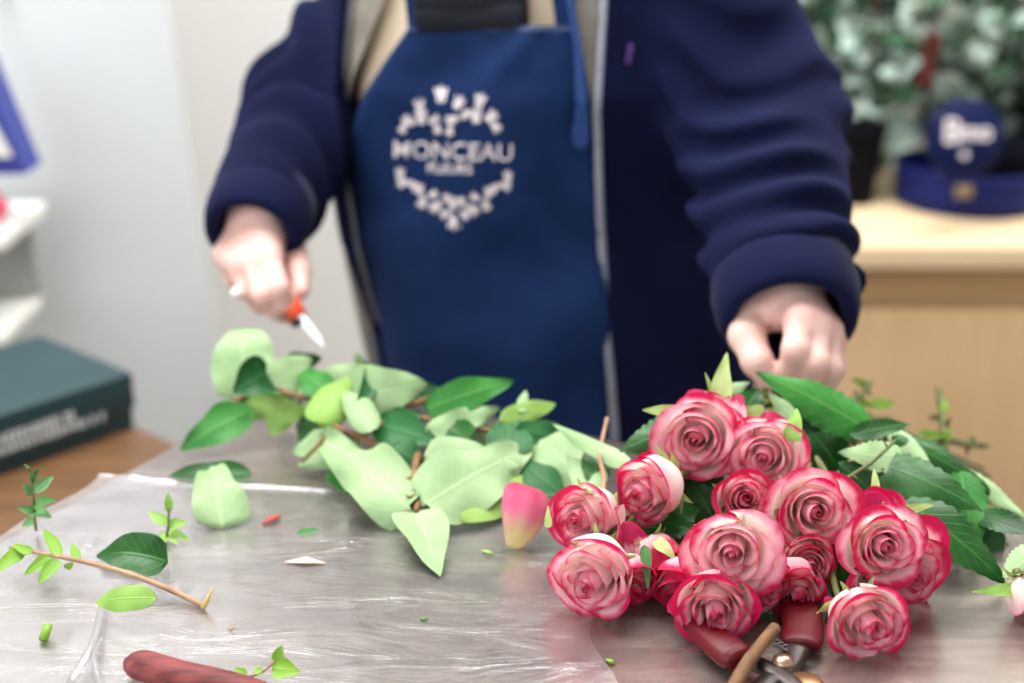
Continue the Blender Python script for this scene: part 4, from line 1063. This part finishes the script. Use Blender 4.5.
# fallen petal at left
pt = PH(527, 548, .0); vs = []; cs = []; nU, nV = 15, 17; rg_ = random.Random(4)
b0, b1 = PH(513, 548, .002), PH(532, 488, .042)
d = (b1-b0); L_ = d.length; d.normalize(); n = (toward(525, 515)+rt*.35).normalized(); n = (n-d*n.dot(d)).normalized(); s = d.cross(n)
for j in range(nV):
    v = j/(nV-1); wv = .0050+.0130*math.sin(min(1, v*1.25)*math.pi/2); wv *= (1 if v < .82 else math.sqrt(max(0.02, 1-((v-.82)/.21)**2)))
    for i in range(nU):
        u = -1+2*i/(nU-1)
        q = b0+d*L_*v+s*u*wv*1.05+n*(-.010*u*u*min(1, v*2)+.010*math.sin(v*3.0)-.008*max(0, v-.8)*5*.6)
        if q.z < TZ+.0012: q.z = TZ+.0012
        vs.append(q); e = max(v, abs(u)**2*.9*(.4+.6*v))+.05*math.sin(u*8); k1 = min(1, max(0, (e-.25)/.35)); k2 = min(1, max(0, (e-.62)/.3))
        c = YELL*(1-k1)+PINK*k1; c = c*(1-k2)+(CRIM*.7+PINK*.3)*k2; cs.append((*c, 1))
fs = [(j*nU+i, (j+1)*nU+i, (j+1)*nU+i+1, j*nU+i+1) for j in range(nV-1) for i in range(nU-1)]
o = mk('fallen_petal', vs, fs, PETAL, None, True, None, {'Col': ('FLOAT_COLOR', cs)}); tag(o, 'single pink petal with yellow base standing on the steel left of the bouquet', 'petal')
md = o.modifiers.new('thickness', 'SOLIDIFY'); md.thickness = .0006

# sepals and leaves that show, each belonging to a rose
def rl(seed, b, t, w, under=False, tilt=(0, .2), ty='leaf', **kw):
    """b,t = (px,py,dist)"""
    A = P(*b); B = P(*t); m_ = (A+B)/2; n = toward((b[0]+t[0])/2, (b[1]+t[1])/2, tilt[0], tilt[1], under)
    return leaf(R_[seed], A, B, w*(m_-CAM).dot(fw)/F, n, name=ty, seed=int(b[0]*7+b[1]), **kw)
SP = dict(top=SEPAL, bot=SEPAL, shape=.6)
rl(1, (718, 408, 1.045), (727, 352, 1.06), 22, ty='sepal', cup=.3, bend=.1, **SP)
rl(1, (678, 412, 1.04), (642, 410, 1.04), 14, ty='sepal', **SP)
rl(1, (712, 392, 1.06), (705, 372, 1.06), 5, ty='sepal', **SP)
rl(2, (765, 412, 1.05), (728, 410, 1.05), 13, ty='sepal', **SP)
rl(2, (792, 442, 1.01), (797, 408, 1.02), 18, ty='sepal', bend=.3, top=LEAF_LIME, bot=LEAF_LIME, shape=.7)
rl(18, (876, 492, 1.0), (874, 468, 1.01), 9, ty='sepal', **SP)
rl(15, (898, 513, .96), (936, 504, .97), 11, ty='sepal', **SP)
rl(21, (1026, 590, .95), (972, 592, .94), 14, ty='sepal', top=LEAF_LIME, bot=SEPAL, shape=.7)
rl(4, (548, 528, .99), (548, 505, 1.0), 7, ty='sepal', **SP)
rl(7, (645, 545, .96), (648, 590, .95), 11, ty='sepal', top=LEAF_GREY, bot=SEPAL, shape=.8)
rl(7, (655, 540, .97), (676, 560, .955), 14, ty='sepal', top=SEPAL, bot=SEPAL, bend=.5)
PT = dict(top=PETAL, bot=PETAL, ty='petal', wav=.25, shape=.62)
rl(1, (716, 428, 1.045), (688, 391, 1.05), 52, full=.42, tint=.55, bend=.25, **PT)
rl(1, (722, 432, 1.035), (741, 394, 1.05), 36, full=.5, tint=.65, bend=.3, **PT)
rl(2, (778, 446, 1.03), (766, 412, 1.04), 46, full=.42, tint=.6, bend=.25, **PT)
rl(5, (648, 572, .985), (622, 522, .985), 44, full=.35, tint=.55, bend=.3, **PT)
rl(13, (704, 598, .945), (668, 612, .93), 46, full=.42, tint=.45, bend=.3, **PT)
rl(18, (880, 524, .985), (868, 492, .98), 50, full=.4, tint=.5, bend=.25, **PT)
rl(17, (850, 622, .93), (824, 598, .93), 30, full=.5, tint=.7, bend=.25, **PT)
G_ = dict(serr=1.0, wav=.6)
rl(2, (872, 432, 1.09), (756, 372, 1.10), 46, tilt=(0, .5), top=LEAF_MID, bend=.1, cup=-.25, shape=.9, **G_)
rl(1, (742, 415, 1.08), (760, 388, 1.09), 30, top=LEAF_DARK, **G_)
rl(1, (700, 420, 1.06), (618, 452, 1.06), 42, tilt=(-.2, .3), top=LEAF_DARK, cup=-.3, **G_)
rl(1, (720, 395, 1.09), (750, 382, 1.10), 16, True, **G_)
rl(10, (795, 420, 1.08), (768, 392, 1.09), 16, True, **G_)
rl(10, (905, 455, 1.06), (838, 452, 1.04), 36, True, tilt=(0, .5), shape=.8, **G_)
rl(18, (850, 436, 1.08), (912, 424, 1.09), 22, top=LEAF_DARK, tilt=(0, .5), **G_)
rl(18, (892, 436, 1.10), (1000, 500, 1.08), 38, top=LEAF_DARK, tilt=(.1, .6), cup=-.3, bend=.15, roll=-.3, **G_)
rl(18, (888, 428, 1.11), (930, 462, 1.07), 20, True, tilt=(0, .5), **G_)
rl(15, (872, 462, 1.06), (984, 512, 1.02), 50, top=LEAF_DARK, tilt=(.1, .6), cup=-.2, bend=.15, **G_)
rl(16, (900, 500, 1.02), (1006, 584, .985), 58, top=LEAF_DARK, tilt=(.2, .6), cup=-.2, bend=.15, **G_)
rl(16, (960, 470, 1.06), (975, 560, 1.02), 40, top=LEAF_MID, tilt=(.3, .6), **G_)
rl(17, (962, 470, 1.09), (1030, 520, 1.05), 22, True, tilt=(0, .2), bend=.25, roll=.6, shape=.8, wav=2, serr=1)
rl(17, (975, 515, 1.04), (1045, 538, 1.0), 26, top=LEAF_DARK, tilt=(0, .5), bend=.15, **G_)
rl(21, (1045, 545, .99), (1002, 578, .97), 34, True, tilt=(0, .4), **G_)
# darker leaves in depth of the bouquet
for sd, b, t, w in ((2, (840, 470, 1.08), (810, 430, 1.08), 44), (10, (880, 500, 1.05), (838, 462, 1.06), 46), (18, (930, 520, 1.06), (880, 470, 1.08), 60), (15, (960, 560, 1.02), (905, 500, 1.05), 60),
                    (16, (1000, 560, 1.04), (950, 520, 1.05), 50), (1, (700, 500, 1.08), (660, 455, 1.09), 50), (8, (690, 560, 1.03), (665, 520, 1.04), 50), (9, (790, 480, 1.07), (740, 470, 1.08), 50),
                    (12, (850, 580, 1.0), (820, 545, 1.0), 60), (13, (700, 540, 1.0), (690, 590, .97), 40), (2, (830, 455, 1.1), (785, 405, 1.11), 40), (10, (775, 520, 1.03), (760, 545, 1.0), 50), (7, (655, 520, 1.02), (700, 535, 1.0), 24)):
    rl(sd, b, t, w, top=LEAF_DARK, tilt=(random.uniform(-.3, .3), .5), bend=.15, **G_)
for sd, b, t, w in ((5, (640, 560, 1.0), (612, 530, 1.0), 44), (8, (690, 580, .99), (665, 620, .97), 36), (7, (650, 610, .985), (690, 560, .985), 50), (14, (770, 630, .96), (830, 600, .96), 50), (3, (650, 530, 1.03), (700, 505, 1.04), 46), (8, (700, 470, 1.06), (706, 520, 1.04), 46), (9, (720, 530, 1.04), (690, 480, 1.05), 44), (4, (650, 560, 1.02), (618, 520, 1.03), 44), (13, (760, 640, .955), (735, 600, .96), 44), (15, (850, 600, .985), (838, 560, .98), 40), (17, (848, 640, .945), (830, 600, .95), 36)):
    rl(sd, b, t, w, top=LEAF_DARK, tilt=(random.uniform(-.3, .3), .5), bend=.15, **G_)
# bare stem ends beyond the hand
def bare(label, pts, r, nodes):
    o = empty('cut_stem', P(*pts[0]), label, 'stem'); stemobj(o, [P(*q) for q in pts], r, STEM_G, 'stem', 8, 5, int(pts[0][0]))
    for (b, t, w) in nodes:
        A = P(*b); B = P(*t); leaf(o, A, B, w*1.25/F, toward(b[0], b[1], 0, .3), top=LEAF_SPRING, bot=LEAF_SPRING, name='bud_leaf', seed=int(b[0]), shape=.7)
bare('upright bare brown stem stub with green buds rising right of the hand', [(944, 452, 1.24), (944, 430, 1.26), (941, 410, 1.28), (938, 388, 1.30)], .0040, [((942, 412, 1.275), (947, 398, 1.28), 9), ((944, 438, 1.25), (915, 432, 1.25), 12), ((944, 440, 1.24), (952, 428, 1.24), 8)])
bare('brown knobbly stem lying behind the upright stub', [(925, 444, 1.22), (945, 440, 1.26), (965, 444, 1.30), (985, 446, 1.34)], .0040, [])
bare('knobbly stem with yellow-green buds sticking out beside the fingers', [(838, 425, 1.20), (850, 405, 1.24), (862, 395, 1.28), (872, 382, 1.33)], .0032, [((858, 400, 1.26), (874, 408, 1.27), 9), ((868, 386, 1.32), (850, 378, 1.32), 8), ((872, 405, 1.27), (896, 404, 1.29), 13)])
bare('thin dark stem rising from behind the toothed leaf to the fingers', [(832, 430, 1.17), (860, 420, 1.22), (890, 418, 1.28)], .0026, [((850, 420, 1.2), (862, 412, 1.21), 10)])
bare('thin reddish stem ending in a split tip over the pale leaf', [(815, 500, 1.02), (848, 478, 1.03), (872, 462, 1.035), (896, 440, 1.05)], .0018, [])
bare('thin grey stem slanting down at the bouquet\'s far right', [(970, 480, 1.10), (985, 505, 1.08), (1000, 528, 1.06), (1015, 560, 1.04)], .0016, [])

# ================================================================== SECATEURS
REDG = simple('secateur_red_grip', (84, 0, 16), (98, 2, 20), .45, 10, spec=.35)
DMET = simple('secateur_dark_steel', (46, 42, 42), (80, 74, 70), .35, 60, metal=.85)
sx = empty('secateurs', PH(778, 668, .008), 'red handled secateurs lying under the lowest roses', 'secateurs')
def grip(pts, rad, parent, mat, flat=.6, name='handle'): return MB().tube(spline([PH(*q) for q in pts], 8), rad, 16, flat=flat).build(name, mat, parent)
sp = spline([PH(690, 618, .012), PH(706, 632, .012), PH(722, 646, .012), PH(740, 660, .011)], 8); k = len(sp)
MB().tube(sp, [.0095+.0035*min(1, i/(k*.7)) if i < k-2 else .011 for i in range(k)], 16, flat=.6).build('handle', REDG, sx)
sp = spline([PH(796, 590, .010), PH(801, 612, .010), PH(803, 630, .010), PH(801, 644, .010)], 8); k = len(sp)
MB().tube(sp, [.0135 if i < k-2 else .012 for i in range(k)], 16, flat=.32).build('handle', REDG, sx)
m = MB(); m.tube(spline([PH(798, 648, .010), PH(790, 664, .009), PH(772, 680, .009), PH(750, 700, .008)], 6), .008, 12, flat=.5); m.build('blade', DMET, sx)
m = MB(); m.tube(spline([PH(745, 660, .010), PH(765, 668, .010), PH(790, 682, .010), PH(812, 702, .009)], 6), .0075, 12, flat=.5); m.build('counter_blade', DMET, sx)
Mb = Matrix.Translation(PH(783, 662, .013)); m = MB()
m.lathe([(0, .004), (.0035, .004), (.0045, .003), (.0065, .002), (.0068, 0), (.0065, -.004), (0, -.004)], Mb, 24); m.build('pivot_bolt', simple('bolt_brass_steel', (176, 150, 130), None, .3, 10, metal=.9), sx)
m = MB(); m.lathe([(0, .003), (.009, .003), (.011, .0015), (.011, -.004), (0, -.004)], Matrix.Translation(PH(805, 684, .010)), 24); m.build('adjuster_nut', simple('nut_brass', (150, 116, 84), None, .35, 10, metal=.85), sx)
sprg = [PH(772, 640, .012)+Vector((.003*math.cos(q), .003*math.sin(q), 0))+(PH(800, 655, .012)-PH(772, 640, .012))*(q/40) for q in [i*.5 for i in range(80)]]
MB().tube(sprg, .0007, 5).build('spring', DMET, sx)
ws = MB().tube(spline([PH(775, 628, .024), PH(757, 650, .022), PH(742, 672, .018), PH(728, 698, .014)], 6), [.0040]*8+[.0044]*11, 14).build('woody_stem', STEM_W); tag(ws, 'thick brown woody stem crossing over the secateurs at the bottom edge', 'stem')

# ================================================================== LIGHT
w = bpy.data.worlds.new('world'); sc.world = w; w.use_nodes = True
bgn = w.node_tree.nodes['Background']; bgn.inputs[0].default_value = (.93, .96, 1, 1); bgn.inputs[1].default_value = .72
def area(name, loc, size, energy, rot, color=(1, 1, 1)):
    l = bpy.data.lights.new(name, 'AREA'); l.shape = 'RECTANGLE'; l.size, l.size_y = size; l.energy = energy; l.color = color
    o = bpy.data.objects.new(name, l); COL.objects.link(o); o.location = loc; o.rotation_euler = rot; return o
area('overhead_softbox', (-.5, 1.5, 2.85), (1.8, 1.2), 74, (0, 0, 0), (1, .985, .965))  # unseen softbox added overhead for soft top light
area('overhead_softbox', (1.2, 2.4, 2.85), (1.4, .8), 42, (0, 0, 0), (1, .98, .95))  # second added softbox, unseen, over the cabinet side
area('shop_window_daylight', (-1.6, -.9, 1.9), (2.2, 1.8), 28, (R(70), 0, R(-48)), (.95, .98, 1))
